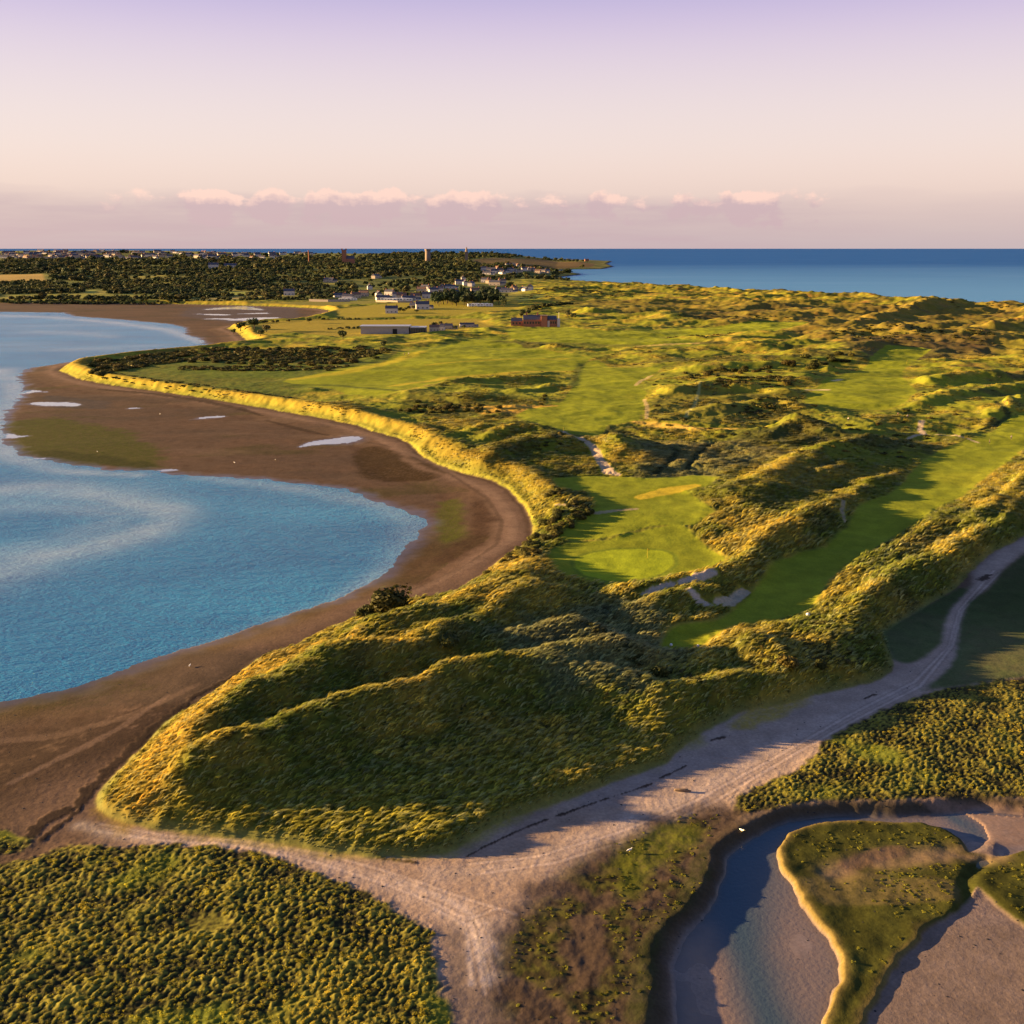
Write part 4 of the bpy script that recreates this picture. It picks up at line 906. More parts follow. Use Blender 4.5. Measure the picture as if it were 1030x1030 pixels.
cluster([(482,580),(500,566),(520,553),(530,548),(530,556),(512,566),(492,580)], 20, .8, 1.5, 'small bush in the row along the top of the beach below the green', 'row of bushes along the beach top')
cluster([(80,370),(100,362),(150,357),(190,356),(190,362),(140,366),(110,378),(92,378)], 42, 2.6, 5, 'dark scrub bush on the tip of the grassy spit', 'scrub bushes on the tip of the spit', .6)
cluster([(190,356),(240,350),(330,352),(385,356),(370,368),(300,372),(240,368),(190,366)], 80, 2.4, 4.6, 'dark scrub bush in the belt across the middle of the spit', 'belt of scrub across the spit', .6)
cluster([(402,402),(440,405),(510,408),(518,414),(460,418),(400,414)], 34, 1.6, 2.8, 'dark bush in the long thicket in the middle of the links', 'long thicket in the links', .6)
cluster([(540,402),(549,398),(548,408),(543,410)], 4, 1.2, 2, 'dark bush on the ditch across the links', 'bushes on the ditch', .7)
cluster([(774,366),(800,360),(850,352),(862,362),(830,372),(790,372)], 16, 3, 5, 'dark bush on the slope under the big seaward dune', 'bushes under the big dune', .6)
cluster([(685,384),(690,374),(740,370),(800,368),(800,374),(740,378),(700,384)], 26, 2, 3.6, 'dark bush in the curved thicket on the heathery mound', 'curved thicket on the mound', .6)
bush(564, 439, 2.0, 'round dark bush at the upper end of the curving sand path', None, 1.0)

def more_scrub(poly, n, r0, r1):
    pts = []
    xs = [p[0] for p in poly]; ys = [p[1] for p in poly]
    while len(pts) < n:
        px, py = random.uniform(min(xs), max(xs)), random.uniform(min(ys), max(ys))
        if float(sdf(np.array([px]), np.array([py]), poly)[0]) < 0:
            x, y = P(px, py, 4); pts.append((x, y, random.uniform(r0, r1)))
    return pts
sp = []
for poly, n, r0, r1 in (([(96,366),(140,358),(200,352),(390,350),(392,358),(330,366),(240,364),(190,362),(150,368),(110,374)], 620, 2, 4), ([(180,368),(260,368),(390,372),(380,376),(280,374),(180,372)], 200, 1.5, 3), ([(92,374),(130,378),(190,388),(300,400),(300,404),(180,392),(100,380)], 110, 1, 2), ([(716,394),(722,386),(760,384),(800,386),(800,392),(760,394),(720,397)], 110, 1.4, 2.6),
   ([(672,322),(700,318),(740,320),(800,322),(790,328),(700,326)], 60, 1.5, 3), ([(620,340),(700,338),(740,338),(740,344),(640,345)], 90, 1.5, 3), ([(520,300),(560,288),(610,292),(640,298),(580,305)], 180, 2, 4.5),
   ([(830,342),(870,334),(950,338),(1000,345),(1000,350),(900,352),(840,350)], 260, 1.2, 2.6), ([(610,286),(660,284),(720,287),(720,293),(620,293)], 200, 2, 4), ([(940,300),(1030,306),(1030,320),(960,316)], 120, 1.5, 3),
   ([(735,415),(790,404),(800,414),(760,424),(740,422)], 70, 1.2, 2.2), ([(525,444),(565,444),(566,460),(530,462)], 60, .7, 1.3), ([(600,520),(640,515),(690,525),(640,530)], 1, .5, .8),
   ([(560,640),(700,680),(860,670),(890,640),(840,600),(800,640),(700,700),(600,660)], 260, .5, 1.3), ([(220,740),(640,690),(640,720),(220,780)], 90, .4, .8),
   ([(420,350),(640,340),(900,360),(1000,400),(900,470),(700,480),(600,400)], 200, .8, 2.2)):
    sp += more_scrub(poly, n, r0, r1)
sp = np.array(sp); k = (lookup(sturf, sp[:, 0], sp[:, 1]) > 3) & (lookup(sland, sp[:, 0], sp[:, 1]) < -4); sp = sp[k]
zz = lookup(H, sp[:, 0], sp[:, 1])
scatter('low_scrub', 'low dark scrub and heather spread over the dunes', 'scrub', np.stack([sp[:, 0], sp[:, 1], zz-.1*sp[:, 2]], 1), np.stack([0*zz, 0*zz, rng.uniform(0, 6.3, len(zz))], 1), np.stack([sp[:, 2]*1.3, sp[:, 2], sp[:, 2]*.6], 1),
  [blob_mesh('shrub', M['gorse'], 160, 1.0, .2, 120+i, 5, .7) for i in range(3)])

# ------------------------------------------------------------------ trees
def tree_proto(i, kind):
    r = empty('tree', (0, 0, -500), 'x', 'tree')
    cr = blob_mesh('crown', M['pine' if kind == 'pine' else 'crown'], 520, 1.0, .13, 200+i, 9, .95 if kind == 'pine' else .8, .0, .45)
    o = link('crown', cr, r); o.location = (0, 0, .45)
    mb = MB(); mb.cyl((0, 0, -.2), (.02, 0, .75), .07, .045, 7)
    for a, h in ((.4, .4), (2.4, .5), (4.4, .45), (5.5, .6)): mb.cyl((0, 0, h), (.4*math.cos(a), .4*math.sin(a), h+.45), .03, .012, 5)
    mb.obj('trunk', M['bark'], r)
    return r
tproto = [tree_proto(i, 'broad') for i in range(4)]; pproto = [tree_proto(10+i, 'pine') for i in range(2)]
def tree(px, py, rad, label, group=None, pine=False, tall=1.0):
    x, y, z = ground_at(px, py)
    return place(pproto if pine else tproto, 'tree', (x, y, z), label, 'tree', group, random.uniform(0, 6.3), (rad, rad, rad*tall))
# hand-placed trees
tree(242, 333, 6.5, 'dark tree at the left end of the small spit beyond the bay', None); tree(256, 331, 7.5, 'largest dark tree on the small spit, second from its tip')
tree(268, 334, 5, 'third tree along the small spit'); tree(262, 338, 4.2, 'low tree in front of the others on the small spit'); tree(235, 336, 3.6, 'small tree nearest the beach on the small spit')
tree(345, 342, 5.5, 'lone round tree left of the long grey shed'); tree(386, 350, 3.2, 'lone small tree in the field below the long grey shed', None, False, 1.3)
tree(311, 325, 4, 'small dark tree on the hedge line beyond the wetland')
for px, n, wd in ((446,16,9), (462,14,9), (480,8,7), (500,10,8)):
    for _ in range(n): tree(px+random.uniform(-wd, wd), random.uniform(303, 308), random.uniform(6, 9), 'dark pine in the dense grove above the field left of the clubhouse', 'pine grove above the field', True, 1.35)
for _ in range(26): tree(random.uniform(440, 500), random.uniform(298, 303), random.uniform(6, 9), 'dark pine in the dense grove above the field left of the clubhouse', 'pine grove above the field', True, 1.3)
tree(507, 309, 5, 'slim dark tree at the right end of the pine grove', None, False, 1.6)
for _ in range(12): tree(random.uniform(560, 580), random.uniform(316, 321), random.uniform(2.5, 4), 'small tree behind the clubhouse', 'trees behind the clubhouse')
for _ in range(10): tree(random.uniform(524, 532), random.uniform(313, 320), random.uniform(3, 4.5), 'dark tree beside the brick clubhouse', 'trees beside the clubhouse')
for _ in range(10): tree(random.uniform(430, 470), random.uniform(327, 333), random.uniform(2, 3.5), 'bush-like tree between the long shed and the round hillock', 'trees by the car park')
for _ in range(9): tree(random.uniform(398, 420), random.uniform(311, 316), random.uniform(2.5, 4), 'tree beside the white house in the field', 'trees beside the white house')
# ------------------------------------------------------------------ houses
def house_proto(wall, roof, L, W, hw, hr, wing=False):
    r = empty('house', (0, 0, -500), 'x', 'house')
    mb = MB(); mb.box(-L/2, L/2, -W/2, W/2, -1, hw)
    n = len(mb.v); mb.v += [(-L/2,-W/2,hw),(-L/2,W/2,hw),(-L/2,0,hw+hr*.92),(L/2,-W/2,hw),(L/2,W/2,hw),(L/2,0,hw+hr*.92)]; mb.f += [(n,n+2,n+1),(n+3,n+4,n+5)]
    if wing: mb.box(L/2+.01, L/2+L*.4, -W*.4, W*.3, -1, hw*.6)
    mb.obj('wall', M[wall], r)
    rf = MB(); rf.gable(-L/2, L/2, -W/2, W/2, hw+.02, hw+hr)
    if wing: rf.gable(L/2+.35, L/2+L*.4, -W*.4, W*.3, hw*.6+.02, hw*.6+hr*.6)
    ro = rf.obj('roof', M[roof], r)
    for cx in (-L/2+1, L/2-1):
        MB().box(cx-.5, cx+.5, -.5, .5, hw+hr*.6, hw+hr+1.3).obj('chimney', M['brick'], ro)
    for i in range(3):
        wxp = -L/2+L*(i+.5)/3
        MB().box(wxp-.7, wxp+.7, -W/2-.05, -W/2+.05, 1, 2.3).obj('window', M['glass'], r)
    return r
hp = {'white': [house_proto('white_wall', 'slate', 14, 8, 5.4, 3.2), house_proto('white_wall', 'slate', 18, 9, 3.2, 3, True)],
      'cream': [house_proto('cream_wall', 'tile', 13, 8, 5.2, 3.2), house_proto('cream_wall', 'slate', 20, 9, 5.4, 3.4, True)],
      'brick': [house_proto('brick', 'tile', 15, 9, 5.6, 3.6)]}
HP = []
def house(px, py, kind, label, group, rz=None, sc=1.0, up_=0):
    x, y, z = ground_at(px, py); HP.append((x, y))
    return place(hp[kind], 'house', (x, y, z+up_), label, 'house', group, random.uniform(-.5, .5)+(math.pi/2 if random.random() < .35 else 0) if rz is None else rz, (sc, sc, sc))
kinds = ['white', 'white', 'cream', 'white', 'cream']
for px, py in ((342,298),(358,299),(366,297),(381,298),(392,296),(400,299),(372,290),(378,279),(331,283),(404,300),(411,301),(418,300),(385,300.5),(350,301)):
    house(px, py+1, random.choice(kinds), 'house of the village behind the long pale wall', 'houses behind the long pale wall', sc=1.15)
for px, py in ((424,293),(428,291),(436,294),(441,293),(447,296),(455,296),(459,297),(462,285),(468,286),(474,287),(473,293),(478,294),(488,283),(492,284),(466,281),(504,292),(510,293),(517,292),(528,291.5),(533,291),(498,286),(505,284),(444,289),(452,289),(430,299),(421,309),(425,310)):
    house(px, py+1, random.choice(kinds), 'house of the village among the trees above the pine grove', 'village houses among the trees', sc=1.2)
for px, py in ((487,272),(494,273),(500,271.5),(503,273.5),(508,274),(513,272),(497,275),(505,275.5),(518,274.5),(523,273),(527,274),(532,272.5),(536,273),(545,274.5),(550,274),(511,268),(516,267.5),(520,268.5),(490,276),(541,275)):
    house(px, py, random.choice(kinds), 'house of the terrace along the shore behind the low headland', 'houses along the headland shore', sc=1.3)
house(572, 261.6, 'white', 'white house alone on top of the low headland', None, .3, 1.6); house(590, 262.8, 'brick', 'dark building near the seaward tip of the low headland', None, .2, 1.5)
house(394, 315, 'white', 'white house standing alone in the field above the long shed', None, .1, 1.05)
house(215, 270, 'white', 'left white house in the gap of the far woodland', None, .1, 2.0); house(232, 269, 'white', 'right white house in the gap of the far woodland', None, .1, 2.0)
house(291, 297, 'white', 'pale house at the edge of the wetland trees', None, .2, 1.3); house(296, 260, 'white', 'white hall on the wooded skyline left of the church', None, 0, 2.4)
for i in range(170):
    px = random.triangular(0, 330, 60) if i % 2 else random.uniform(0, 330)
    a = math.atan((px-515)/F/.97); d = random.uniform(4800, 6100); xx, yy = d*math.sin(a), d*math.cos(a); zz_ = hz(xx, yy)
    place(hp[random.choice(kinds)], 'house', (xx, yy, zz_+1), 'tiny pale house of the far town on the skyline beyond the woodland', 'house', 'houses of the far skyline town', random.uniform(-.6, .6), (random.uniform(1.2, 2.4), 1.6, random.uniform(1.5, 2.2)))

# woodland: the nearest crowns one by one, the rest as one mass
x, y = polar_pts(21000, R(-32), R(4), 1560, 6300, 2.0)
ok = (lookup(mainl*inl, x, y) > .75) & (lookup(sfield, x, y) > 12) & (lookup(sland, x, y) < -25)
clump = fbm(x, y, 190, 3, 141); r = np.hypot(x, y); azp = np.degrees(np.arctan2(x, y))
ok &= ~((r > 4700) & (azp < -7) & (rng.random(len(x)) > .22))
thin = (clump < -.12)
vill = (azp > -8.5) & (azp < -.5) & (r < 2500)
ok &= ~(thin & (rng.random(len(x)) > .12)) & ~(vill & (rng.random(len(x)) > .38))
ok &= ~((azp > 0) & (rng.random(len(x)) > .35))
for hx_, hy_ in HP:
    hr_ = math.hypot(hx_, hy_); ux, uy = hx_/hr_, hy_/hr_; al = x*ux+y*uy-hr_; ac = np.abs(x*uy-y*ux)
    ok &= ~((al < 14) & (al > -190) & (ac < 13))
x, y, r = x[ok], y[ok], r[ok]; z = lookup(H, x, y)
rad = rng.uniform(3.2, 8.0, len(x))*np.clip(r/2600, .85, 1.6)*(1+.5*(rng.random(len(x)) < .12))
# the plantation edge and hedges on the far shore
hx, hy, hr = [], [], []
for a, b_, n, rr_ in (((0,293.5),(82,293.5),90,7),((0,303),(160,304),130,3.4),((160,304),(260,303),60,3.2),((260,303),(310,302),30,3),((90,300),(150,298),14,3),((255,326),(330,322),16,2.2),((330,322),(400,321),26,2.0),((180,300),(300,300),50,4),((330,332),(378,330),26,1.6),((535,312),(575,309),30,4)):
    for i in range(n):
        t = random.random(); px, py = a[0]+(b_[0]-a[0])*t, a[1]+(b_[1]-a[1])*t+random.uniform(-.5, .5); q = P(px, py, 4); hx.append(q[0]); hy.append(q[1]); hr.append(rr_*random.uniform(.75, 1.2))
order = np.argsort(r)[:70]; rest = np.ones(len(x), bool); rest[order] = False
for i in order:
    place(tproto, 'tree', (float(x[i]), float(y[i]), float(z[i])), 'broadleaf tree on the near edge of the far woodland beyond the bay', 'tree', 'trees on the near edge of the far woodland', random.uniform(0, 6.3), (float(rad[i]),)*3)
ax = np.concatenate([x[rest], hx]); ay = np.concatenate([y[rest], hy]); ar = np.concatenate([rad[rest], hr]); az_ = lookup(H, ax, ay)
scatter('woodland', 'dark woodland and hedges covering the far mainland', 'woodland', np.stack([ax, ay, az_], 1), np.stack([0*ax, 0*ax, rng.uniform(0, 6.3, len(ax))], 1), np.stack([ar*1.1, ar*1.1, ar*1.0], 1),
  [blob_mesh('canopy', M['crown'], 240, 1.0, .2, 300+i, 7, .85, .0, .5) for i in range(4)]+[blob_mesh('canopy_dark', M['pine'], 240, 1.0, .2, 320, 7, .9, .0, .5)])

# long grey shed
x, y, z = ground_at(363, 336); x2, y2, _ = ground_at(411, 336); L = x2-x
sh = empty('golf_shed', (x, y, z), 'long low grey shed with flat pale roof and dark doorway in the field', 'shed')
MB().box(0, L*.66, 0, 16, -1, 6.6).box(L*.76, L, 0, 16, -1, 6.6).box(L*.66, L*.76, .6, 16, -1, 6.6).box(L*.66, L*.76, 0, .6, 4.6, 6.6).obj('wall', M['cladding'], sh)
MB().box(-1, L+1, -1, 17, 6.602, 7.3).obj('roof', M['metal'], sh); MB().box(L*.665, L*.755, .25, .55, 0, 4.6).obj('door', M['dark'], sh)
hl = empty('glass_hall', (x+L+1.2, y+1, z), 'blue-grey glazed hall joined to the right end of the long shed', 'building')
MB().box(0, L*.32, 0, 15, -1, 5.6).obj('wall', M['slate'], hl); MB().box(-.4, L*.32+.4, -.5, 15.4, 5.602, 6.1).obj('roof', M['metal'], hl)
for i in range(6): MB().box(.6+i*L*.052, .6+i*L*.052+L*.04, -.08, .08, .8, 4.6).obj('window', M['glass'], hl)
for i, (px, py, s) in enumerate(((437,334,.7),(443,332,.6),(449,331,.6),(466,329,.5),(472,329,.5))):
    x, y, z = ground_at(px, py)
    place(hp['white' if i % 2 else 'cream'], 'house', (x, y, z), ['small pale outbuilding nearest the glazed hall','second small outbuilding right of the glazed hall','third small outbuilding behind the car park bushes','small white hut left of the round yellow hillock','small hut closest to the round yellow hillock'][i], 'outbuilding', None, random.uniform(-.3, .3), (s, s, s))
# clubhouse
x, y, z = ground_at(514, 328); z += .2
cl = empty('clubhouse', (x, y, z), 'red brick clubhouse with square tower, slate roofs and white-framed end bay', 'clubhouse')
MB().box(12, 30, 0, 14, -1, 6.2).box(0, 11.99, 3, 12, -1, 4.4).box(36.01, 46, 1, 13, -1, 6).obj('wall', M['brick'], cl)
MB().box(30.003, 36, -2.5, 10, -1, 9.6).obj('tower', M['brick'], cl)
rf = MB().gable(12.4, 29.6, 0, 14, 6.22, 10.6).gable(.4, 11.2, 3, 12, 4.42, 7.6).gable(36.5, 45.6, 1, 13, 6.02, 9.8).obj('roof', M['slate'], cl)
MB().box(15, 16.4, 6, 7.4, 8, 13).box(26, 27.4, 6, 7.4, 8, 13).obj('chimney', M['brick'], rf)
MB().box(29.4, 36.6, -3.1, 10.6, 9.603, 10.2).obj('tower_roof', M['tile'], cl)
MB().box(46.2, 49, -1, 9, -1, 6.6).obj('end_bay', M['white_wall'], cl)
MB().box(36.4, 38.6, -.5, .98, -1, 5).obj('porch', M['white_wall'], cl)
for i in range(6): MB().box(13+i*2.8, 14.6+i*2.8, -.1, .1, 2, 4.2).obj('window', M['glass'], cl)
for i in range(3): MB().box(39.4+i*2.2, 40.8+i*2.2, .9, 1.1, 2, 4.4).obj('window', M['glass'], cl)
for i in range(3): MB().box(1.5+i*3.3, 3.2+i*3.3, 2.9, 3.1, 1.4, 3.2).obj('window', M['glass'], cl)
x, y, z = ground_at(562, 328)
fp = empty('flagpole', (x, y, z), 'tall white flagpole at the right end of the brick clubhouse', 'flagpole'); MB().cyl((0,0,-.5),(0,0,14),.18,.1,8).obj('pole', M['paint'], fp); MB().cyl((0,0,14),(0,0,14.4),.25,.1,8).obj('finial', M['yellow'], fp)
# towers on the skyline
def skytower(px, py_top, py_base, wpx, kind, name, label, cat):
    d = {'round': 3700, 'steeple': 3900, 'church': 3600, 'mast': 3700}[kind]; a = math.atan((px-515)/F/.98); xx, yy = d*math.sin(a), d*math.cos(a); z0 = hz(xx, yy)
    sl = d; top = CH-(py_top-250)/F*sl; hgt = top-z0; w = wpx/F*sl
    e = empty(name, (xx, yy, z0), label, cat)
    if kind == 'round':
        MB().cyl((0,0,-2),(0,0,hgt*.9),w*.46,w*.42,20).obj('tower_wall', M['stone'], e, True); MB().cyl((0,0,hgt*.9),(0,0,hgt),w*.5,w*.5,20).obj('parapet', M['stone'], e)
    elif kind == 'steeple':
        MB().box(-w/2,w/2,-w/2,w/2,-2,hgt*.7).obj('tower_wall', M['stone'], e); MB().cyl((0,0,hgt*.7),(0,0,hgt),w*.5,w*.12,8).obj('spire', M['stone'], e)
    elif kind == 'church':
        MB().box(-w/2,w/2,-w/2,w/2,-2,hgt*.92).obj('tower_wall', M['brick'], e)
        for sx in (-1,1):
            for sy in (-1,1): MB().box(sx*w*.5-1.2,sx*w*.5+1.2,sy*w*.5-1.2,sy*w*.5+1.2,hgt*.92-1,hgt).obj('pinnacle', M['brick'], e)
        MB().box(w/2+.01,w*2.4,-w*.45,w*.45,-2,hgt*.36).obj('nave', M['brick'], e); MB().gable(w/2+.5,w*2.4,-w*.45,w*.45,hgt*.36+.02,hgt*.55).obj('nave_roof', M['slate'], e)
    else:
        MB().cyl((0,0,-2),(0,0,hgt),w*.5,w*.4,10).obj('shaft', M['brick'], e); MB().cyl((0,0,hgt*.92),(0,0,hgt*.95),w*.75,w*.75,10).obj('ring', M['stone'], e)
skytower(434.5, 250.5, 258, 6, 'round', 'water_tower', 'round pale stone tower on the wooded skyline', 'tower')
skytower(471.5, 248.5, 258, 3, 'steeple', 'stone_steeple', 'slim pointed stone tower on the skyline right of the round tower', 'tower')
skytower(354.5, 250, 260, 4, 'church', 'church', 'red brick church with a tall square tower on the skyline', 'church')
skytower(320.5, 251.5, 260, 1.1, 'mast', 'brick_chimney', 'thin tall brick chimney on the skyline left of the church', 'chimney')
house(422, 257.5, 'brick', 'red house on the skyline left of the round tower', None, .1, 2.4)
# long pale wall, low wall at the field
def wall(pts, h, label, mat='cream_wall'):
    mb = MB(); q = [ground_at(a, b_) for a, b_ in pts]
    for (xa, ya, za), (xb, yb, zb) in zip(q[:-1], q[1:]):
        n = len(mb.v); L_ = math.hypot(xb-xa, yb-ya); nx, ny = -(yb-ya)/L_*.3, (xb-xa)/L_*.3
        for (xx, yy, zz_) in ((xa, ya, za), (xb, yb, zb)):
            mb.v += [(xx-nx, yy-ny, zz_-1), (xx+nx, yy+ny, zz_-1), (xx+nx, yy+ny, zz_+h), (xx-nx, yy-ny, zz_+h)]
        mb.f += [(n,n+4,n+7,n+3),(n+1,n+2,n+6,n+5),(n+3,n+7,n+6,n+2),(n,n+3,n+2,n+1),(n+4,n+5,n+6,n+7)]
    mb.obj('boundary_wall', M[mat], label=label, category='wall')
wall([(311,303.2),(330,303.6),(352,303.4)], 3.2, 'long pale wall at the left edge of the village field'); wall([(378,303.8),(400,304.2),(416,304.2)], 2.6, 'shorter pale wall in front of the parked white caravans')
# caravans
def caravan():
    r = empty('caravan', (0, 0, -500), 'x', 'caravan')
    MB().box(-3.2, 3.2, -1.2, 1.2, .6, 2.9).obj('body', M['paint'], r); MB().box(-2.2, -.4, -1.25, -1.21, 1.5, 2.3).box(.5, 2.3, -1.25, -1.21, 1.5, 2.3).obj('window', M['glass'], r)
    for sx in (-.9, .9): MB().cyl((sx, -1.25, .35), (sx, -1.0, .35), .35, .35, 10).obj('wheel', M['dark'], r)
    return r
cvp = [caravan()]
for px, py in [(386+i*3.2, 302.4+(i % 3)*.25) for i in range(9)]+[(344+i*4, 302.5) for i in range(4)]+[(474+i*4.5, 308.6-(i % 2)*.5) for i in range(5)]:
    x, y, z = ground_at(px, py); place(cvp, 'caravan', (x, y, z), 'small white caravan parked in the row at the village field edge', 'caravan', 'white caravans parked by the village field', random.uniform(-.3, .3), (1.5, 1.5, 1.4))

# ------------------------------------------------------------------ golf things and people
def skin_mesh(name, pts, edges, radii, mat, lv=2):
    me = bpy.data.meshes.new(name+'_skel'); me.from_pydata(pts, edges, []); me.update()
    o = bpy.data.objects.new(name, me); C.objects.link(o)
    m = o.modifiers.new('s', 'SKIN'); sv = me.skin_vertices[0].data
    for i, r_ in enumerate(radii): sv[i].radius = (r_, r_)
    sv[0].use_root = True
    s = o.modifiers.new('u', 'SUBSURF'); s.levels = lv; s.render_levels = lv
    dg = bpy.context.evaluated_depsgraph_get(); ev = o.evaluated_get(dg); nm = bpy.data.meshes.new_from_object(ev); bpy.data.objects.remove(o)
    nm.name = name; nm.materials.clear(); nm.materials.append(mat)
    nm.polygons.foreach_set('use_smooth', np.ones(len(nm.polygons), bool)); return nm
def person(px, py, label, rz=0, shirt='cloth_white', swing=False):
    x, y, z = ground_at(px, py); r = empty('person', (x, y, z), label, 'person', None, rz)
    ax_ = .42 if swing else .30; hz_ = 1.25 if swing else .82
    p = [(0,0,.98),(0,0,1.2),(0,0,1.42),(0,0,1.53),(0,.02,1.63),(0,.02,1.74),(-.19,0,1.40),(-.27,-.06,1.12),(-ax_*.5,-.3,hz_),(.19,0,1.40),(.27,-.06,1.12),(ax_*.5,-.3,hz_),(-.10,0,.92),(-.13,-.02,.5),(-.14,.03,.08),(-.14,-.13,.04),(.10,0,.92),(.14,-.02,.5),(.16,.03,.08),(.17,-.13,.04)]
    e = [(0,1),(1,2),(2,3),(3,4),(4,5),(2,6),(6,7),(7,8),(2,9),(9,10),(10,11),(0,12),(12,13),(13,14),(14,15),(0,16),(16,17),(17,18),(18,19)]
    rd = [.14,.13,.14,.06,.095,.08,.06,.045,.035,.06,.045,.035,.09,.06,.045,.04,.09,.06,.045,.04]
    link('body', skin_mesh('body', p, e, rd, M['skin'], 1), r)
    p2 = [(0,0,.98),(0,0,1.2),(0,0,1.44),(-.19,0,1.40),(-.26,-.05,1.15),(.19,0,1.40),(.26,-.05,1.15)]
    link('shirt', skin_mesh('shirt', p2, [(0,1),(1,2),(2,3),(3,4),(2,5),(5,6)], [.16,.15,.155,.08,.065,.08,.065], M[shirt], 1), r)
    p3 = [(0,0,.99),(-.10,0,.92),(-.13,-.02,.5),(-.14,.03,.12),(.10,0,.92),(.14,-.02,.5),(.16,.03,.12)]
    link('trousers', skin_mesh('trousers', p3, [(0,1),(1,2),(2,3),(0,4),(4,5),(5,6)], [.155,.11,.08,.065,.11,.08,.065], M['cloth_dark'], 1), r)
    mb = MB(); mb.cyl((0,.03,1.70),(0,.03,1.80),.105,.06,10); mb.box(-.07,.07,-.17,-.06,1.70,1.72); mb.obj('cap', M['cloth_dark'], r)
    return r
person(407, 357.5, 'left golfer of the pair standing on the far fairway edge in dark clothes', .4, 'cloth_dark'); person(411, 357, 'right golfer of the pair on the far fairway edge in a white shirt', -.5)
person(1017, 442, 'golfer in a white shirt at the top of the shaded fairway', .3); person(995, 446.5, 'golfer in dark clothes on the shaded fairway left of the golfer in white', 1, 'cloth_dark')
person(912.5, 420.6, 'golfer in white beside the distant tee', 0); person(853, 423.5, 'golfer in pale top standing below the lit mound tee', 2)
person(903, 419, 'golfer in a red top near the distant tee', 1, 'cloth_red'); person(624, 357.0, 'golfer in dark clothes on the far centre fairway', 0, 'cloth_dark')
def pin(px, py, label):
    x, y, z = ground_at(px, py); r = empty('golf_flag', (x, y, z), label, 'golf flag')
    MB().cyl((0,0,-.2),(0,0,2.5),.03,.025,6).obj('pole', M['yellow'], r)
    mb = MB(); n = 6
    for i in range(n+1):
        xx = .03+.6*i/n; yy = .05*math.sin(i*1.6); mb.v += [(xx, yy, 1.95+.02*i), (xx, yy, 2.45-.02*i), (xx, yy+.012, 1.95+.02*i), (xx, yy+.012, 2.45-.02*i)]
    for i in range(n): k = i*4; mb.f += [(k,k+4,k+5,k+1),(k+2,k+3,k+7,k+6)]
    mb.obj('flag', M['yellow'], r)
pin(651, 561, 'yellow flag on the large putting green beside the thicket'); pin(566.6, 436, 'yellow flag on the distant green above the curving sand path'); pin(912, 366, 'flag on the green in front of the dark seaward dune')
def tee_marker(px, py, label, rad=.16):
    x, y, z = ground_at(px, py); mb = MB()
    for i in range(6):
        a0, a1 = math.pi*i/6-math.pi/2, math.pi*(i+1)/6-math.pi/2
        mb.cyl((0, 0, rad+rad*math.sin(a0)), (0, 0, rad+rad*math.sin(a1)), rad*math.cos(a0)+1e-3, rad*math.cos(a1)+1e-3, 12, False)
    o = mb.obj('tee_marker', M['paint'], None, True, label=label, category='tee marker'); o.location = (x, y, z)
tee_marker(675, 650, 'left white tee marker at the near end of the shaded fairway', .3); tee_marker(702, 651, 'right white tee marker at the near end of the shaded fairway', .3)
tee_marker(812.5, 620, 'large white ball-shaped marker on the fairway edge bank', .42)
def gull(px, py, label, z=None):
    x, y, zt = ground_at(px, py)
    p = [(0,0,.28),(.18,0,.30),(.27,0,.38),(.31,0,.44),(.37,0,.43),(-.2,0,.27),(-.36,0,.26)]
    me = skin_mesh('gull', p, [(0,1),(1,2),(2,3),(3,4),(0,5),(5,6)], [.11,.09,.05,.06,.015,.08,.03], M['feather'], 1)
    r = empty('gull', (x, y, max(zt, 0)), label, 'gull', None, random.uniform(0, 6), 1.25); link('body', me, r)
    MB().cyl((.02,.04,0),(.02,.04,.22),.012,.012,5).cyl((.02,-.04,0),(.02,-.04,.22),.012,.012,5).obj('legs', M['yellow'], r); MB().cyl((.39,0,.43),(.46,0,.41),.015,.006,5).obj('beak', M['yellow'], r)
gull(746, 837, 'white gull standing in the shallow creek near its bend'); gull(277, 463, 'white gull on the mudflat below the bright pool'); gull(161, 417, 'white gull on the mudflat between the two small pools'); gull(191, 671, 'white gull at the near edge of the bay water')
gull(98, 455, 'white gull on the green algae at the tip of the mudflat'); gull(236, 466, 'white gull alone in the middle of the brown mudflat'); gull(633, 857, 'white gull on the green edge of the muddy bank')
# driftwood and stones
x, y, z = ground_at(687, 796)
me = skin_mesh('driftwood_log', [(-1.3,.2,.12),(-.5,.05,.2),(.4,-.1,.18),(1.2,-.15,.12),(.7,.25,.3)], [(0,1),(1,2),(2,3),(2,4)], [.16,.24,.22,.12,.06], M['wood'], 2)
o = link('driftwood_log', me, label='brown driftwood log lying on the wide sand track', category='driftwood'); o.location = (x, y, z+.03)
def stone_mesh(seed):
    bm = bmesh.new(); bmesh.ops.create_icosphere(bm, subdivisions=2, radius=1); r_ = random.Random(seed)
    k = [np.array([r_.gauss(0, 1) for _ in range(3)]) for _ in range(6)]
    for v_ in bm.verts:
        q = np.array(v_.co); f_ = 1+sum(.1*math.sin(2.2*float(q@w)) for w in k); v_.co = v_.co*f_; v_.co.z *= .6
    me_ = bpy.data.meshes.new('stone'); bm.to_mesh(me_); bm.free(); me_.materials.append(M['dark']); return me_
sm = [stone_mesh(i) for i in range(3)]
x, y = polar_pts(5200, R(-34), R(34), 80, 215, 1)
k = (lookup(sland, x, y) > .5) & (lookup(smarsh, x, y) > .5) & (lookup(smead, x, y) > .5) & (lookup(sbay, x, y) > 6) & (lookup(n3, x, y) > .05) & (rng.random(len(x)) < .5)
x, y = x[k], y[k]; z = lookup(H, x, y); s = rng.uniform(.03, .13, len(x))**1.0
